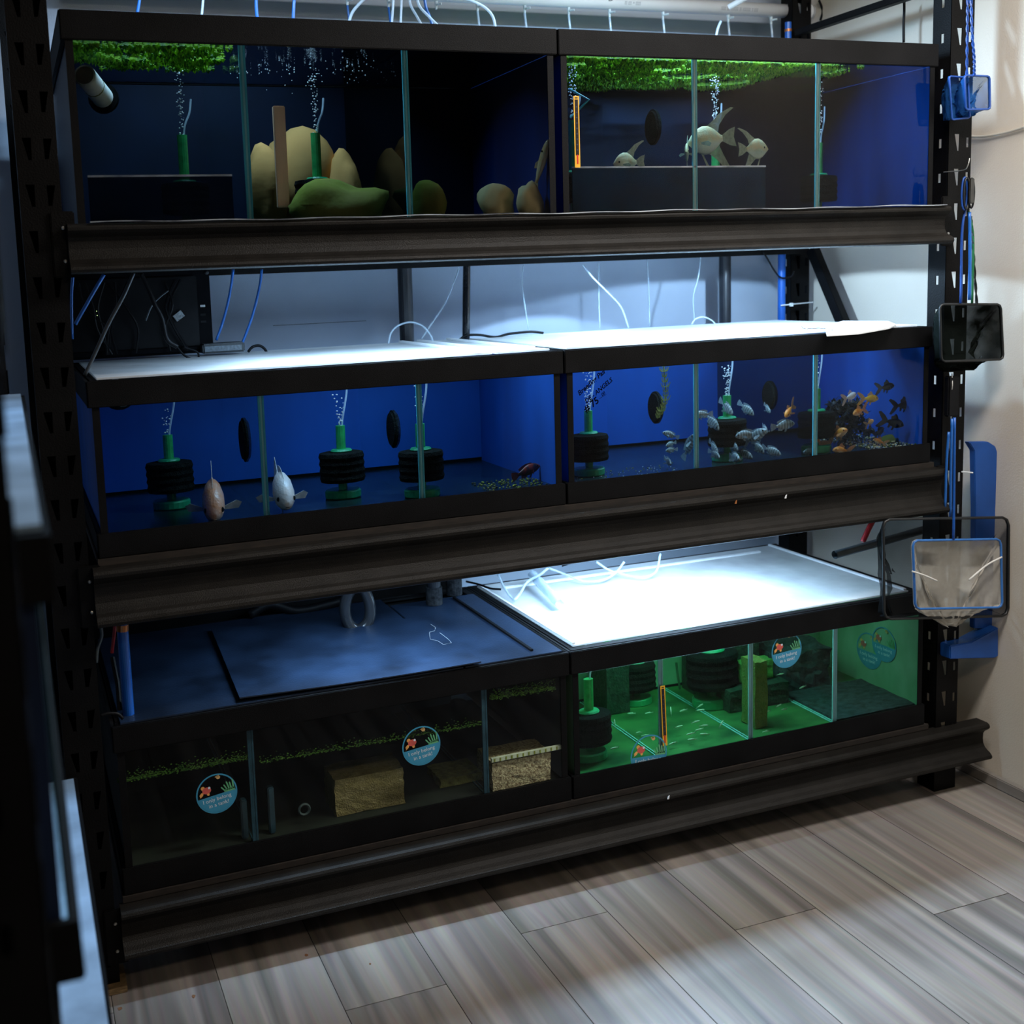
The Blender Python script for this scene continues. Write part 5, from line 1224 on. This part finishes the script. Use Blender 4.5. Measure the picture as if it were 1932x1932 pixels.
net('small blue net in front with twisted handle near the top of the right post', [(1820, 142), (1867, 144), (1868, 206), (1822, 207)], -.085, .04, .025, NB, NBL, .003, [[(1832, -10), (1834, 60), (1838, 110), (1838, 143)]], twist=True, tip=.55)
net('square black net hanging at mid height on the right post', [(1773, 574), (1888, 574), (1893, 678), (1776, 682)], -.075, .05, .055, NK, NKL, .0036, [[(1832, 408), (1836, 470), (1843, 575)]], twist=True, tip=.5)
net('large black net with open mesh behind the white net', [(1666, 980), (1903, 976), (1902, 1162), (1668, 1168)], -.08, .05, .01, NK, NKB, .0042, None, tip=.7)
white_net = net('white mesh net with blue frame in front of the large black net', [(1722, 1020), (1888, 1017), (1891, 1146), (1727, 1149)], -.105, .028, .112, NWB, NW, .0036, [[(1801, 788), (1800, 900), (1799, 1018)]], hm=BLUE_PIPE, tip=.10)
# white cross cords of the white net
for pts in ([(1721, 1078), (1745, 1086), (1768, 1096)], [(1890, 1051), (1862, 1066), (1828, 1094)]):
    G().tube([at(px, py, y=-.112) for px, py in pts], .0026, 8, smooth=5).build('cord', M('net_cord_white', (.72, .70, .66), .7, var=.1), white_net, smooth=True)
# handles hanging above the mid net
def handle_group(name, label, pts, r, m, y, twist=False):
    H = [at(px, py, y=y) for px, py in pts]; t = empty(name, H[0], label, 'handle')
    G().tube(H, r, 8, smooth=6).build('rod', m, t, smooth=True); return t
hose('blue_rod', [(1829, 400), (1830, 480), (1829, 566)], .0046, BLUE_TUBE, 'light blue net handle above the square black net', y=-.085, cat='handle')
hose('blue_rod', [(1822, 392), (1815, 440), (1813, 572)], .0036, NB, 'dark blue net handle left of the light blue one', y=-.08, cat='handle')
hose('green_rod', [(1827, 398), (1836, 450), (1834, 572)], .0034, M('green_wire', (.01, .12, .04), .4, var=.2), 'green net handle between the blue and black ones', y=-.08, cat='handle')
t = empty('handle_grip', at(1826, 330, y=-.09), 'bundle of black net handle grips hung on a hook', 'grip')
c = at(1826, 365, y=-.09)
for k, (dx, ry, m) in enumerate(((.000, .040, NK), (-.012, .046, NB), (-.008, .044, NK), (.006, .042, RUBBER))):
    loop = [Vector((c.x+dx+.010*math.sin(a), -.085-.004*k, c.z+ry*math.cos(a))) for a in [2*PI*j/16 for j in range(16)]]
    G().tube(loop, .0042 if k == 0 else .0028, 6, close=True).build('grip_loop', m, t, smooth=True)
G().box(c.x-.009, c.x+.009, -.106, -.101, c.z-.030, c.z+.042).build('grip_plate', M('grip_plastic', (.03, .028, .024), .4, var=.2), t, bevel=.003)
hk = at(1829, 312, y=-.10); G().tube([(hk.x, -.10, hk.z+.02), (hk.x-.006, -.10, hk.z), (hk.x-.006, -.085, hk.z-.012), (hk.x-.004, -.013, hk.z-.010)], .0015, 6, smooth=3).build('hook_wire', SILVER, t)
# clip and blue wires below the mid net
t = empty('black_clip', at(1795, 745, y=-.04), 'black clip hanging under the square black net', 'clip')
a, b = at(1786, 710, y=-.04), at(1805, 784, y=-.04); G().box(a.x, b.x, -.05, -.03, b.z, a.z).build('clip_body', RUBBER, t, bevel=.004)
G().tube([at(1796, 705, y=-.042), at(1797, 725, y=-.052), at(1796, 735, y=-.053)], .0016, 6, smooth=3).build('clip_wire', SILVER, t)
hose('blue_wire', [(1790, 815), (1786, 870), (1783, 960)], .0038, BLUE_TUBE, 'leftmost blue rod below the clip', y=-.06, cat='rod')
hose('blue_wire', [(1796, 790), (1794, 880), (1793, 975)], .0038, BLUE_TUBE, 'middle blue rod below the clip', y=-.065, cat='rod')
# blue plastic scraper hanging on the wall
def outline(pts, x): return [(lambda p: (p.y, p.z))(at(px, py, x=x)) for px, py in pts]
t = empty('blue_scoop', (2.60, -.03, .55), 'blue plastic scoop with long curved back hanging on the wall behind the nets', 'scoop')
BS = M('blue_scoop_plastic', (.008, .07, .30), .45, var=.15, vscale=12)
P = [at(px, py, y=-.015) for px, py in ((1826, 834), (1862, 833), (1876, 842), (1882, 860), (1876, 960), (1873, 1185), (1836, 1185), (1838, 960), (1836, 850))]
G().prism([(p.x, p.z) for p in P], .02, axis='y', base=-.02).build('back', BS, t, bevel=.002)
P = [at(px, py, y=-.03) for px, py in ((1783, 1215), (1822, 1208), (1874, 1180), (1874, 1234), (1868, 1238), (1783, 1240))]
G().prism([(p.x, p.z) for p in P], .05, axis='y', base=-.05).build('pan', BS, t, bevel=.003)
tie = at(1815, 890, y=-.03); G().tube([tie, at(1835, 892, y=-.025)], .0025, 6).build('cable_tie', WHITE, t)
# clear hose pinned to the right wall
hose('wall_hose', [tuple(at(px, py, x=WALL_X-.008)) for px, py in ((1822, 257), (1850, 258), (1880, 254), (1910, 247), (1945, 236))], .004, mix_transparent('milky_hose', M('milky_hose_base', (.62, .58, .50), .3, var=.05), .2), 'milky thin hose running along the cream wall', cat='hose')

# ================================================================ SIDE RACK IN THE LEFT FOREGROUND
SR = empty('side_rack', (-.45, -.85, 0), 'dark blurred rack standing along the left edge of the picture', 'rack')
FX = -.165
def side_post(y): return place(child(post_mesh(.08, .06, 2.7, 'pair', .1, .04), 'post', STEEL, SR), (FX-.0, y, 0))
for y in (-1.70, -.17):
    o = side_post(y); o.rotation_euler = (0, 0, PI/2); o.location = Vector((FX, y, 0))-Vector(SR['_org'])
for (zt, zb) in ((1.74, 1.62), (1.04, .92), (.21, .09)):
    child(G().box(FX-.05, FX+.004, -1.66, -.21, zb, zt), 'beam', STEEL, SR, bevel=.004); child(G().box(FX-.60, FX-.052, -1.70, -.16, zt-.02, zt-.002), 'deck', PLY, SR)
for y in (-1.70, -.17): child(G().box(FX-.62, FX-.56, y-.04, y+.04, 0, 2.7), 'rear_post', STEEL, SR)
def side_tank(label, y0, y1, T, lidlab, wmat, x1):
    x0 = FX-.50; t = empty('aquarium', ((x0+x1)/2, (y0+y1)/2, T['u']), label, 'aquarium')
    frame(G(), x0, x1, y0, y1, T['b'], T['t'], .010, .022).build('top_trim', BLACK, t, bevel=.0015); frame(G(), x0, x1, y0, y1, T['u'], T['g'], .010, 0).build('bottom_trim', BLACK, t, bevel=.0015)
    G().box(x1-.014, x1-.008, y0+.01, y1-.01, T['g'], T['b']).build('front_pane', PLAINGLASS, t)
    for (a, b) in ((y0+.01, y0+.016), (y1-.016, y1-.01)): G().box(x0+.012, x1-.015, a, b, T['g'], T['b']).build('side_panel', wmat, t)
    G().box(x0+.002, x0+.008, y0+.01, y1-.01, T['g'], T['b']).build('back_panel', wmat, t); G().box(x0+.012, x1-.015, y0+.017, y1-.017, T['u']+.002, T['g']-.004).build('base_pane', TANKFLOOR, t)
    l = empty('tank_lid', ((x0+x1)/2, (y0+y1)/2, T['t']), lidlab, 'lid'); G().box(x0+.02, x1-.006, y0+.02, y1-.02, T['t']+.0005, T['t']+.006).build('sheet', M('dim_lid', (.24, .36, .52), .5, var=.3, vscale=9), l); return t
side_tank('blurred aquarium on the middle shelf of the left side rack', -1.60, -.24, T2, 'lit pale lid of the side rack middle tank at the left edge', DARKBLUE, -.138)
side_tank('blurred aquarium on the bottom shelf of the left side rack', -1.60, -.24, T1, 'lit pale lid of the side rack bottom tank at the lower left', DARKBLUE, -.095)
hose('airline_tube', [(-.30, -.4, 1.475), (-.28, -.5, 1.60), (-.26, -.55, 1.70)], .005, BLUE_TUBE, 'blue tube rising from the side rack lid at the left edge')
for o in COL.objects:
    if '_org' in o: del o['_org']
    if '_fz' in o: del o['_fz']

# light of the ceiling lamps reaches into the tanks through the front panes
for o in COL.objects:
    if o.type == 'MESH' and o.name.startswith('front_pane'): o.cycles.is_caustics_caster = True
    r = o
    while r.parent: r = r.parent
    if o.type == 'MESH' and (r.get('category') in ('fish', 'filter', 'rock', 'plant') or o.name.split('.')[0] in ('back_panel', 'side_panel', 'silicone_edge')): o.cycles.is_caustics_receiver = True
for l in bpy.data.lights:
    if l.name.startswith('aisle'): l.cycles.is_caustics_light = True
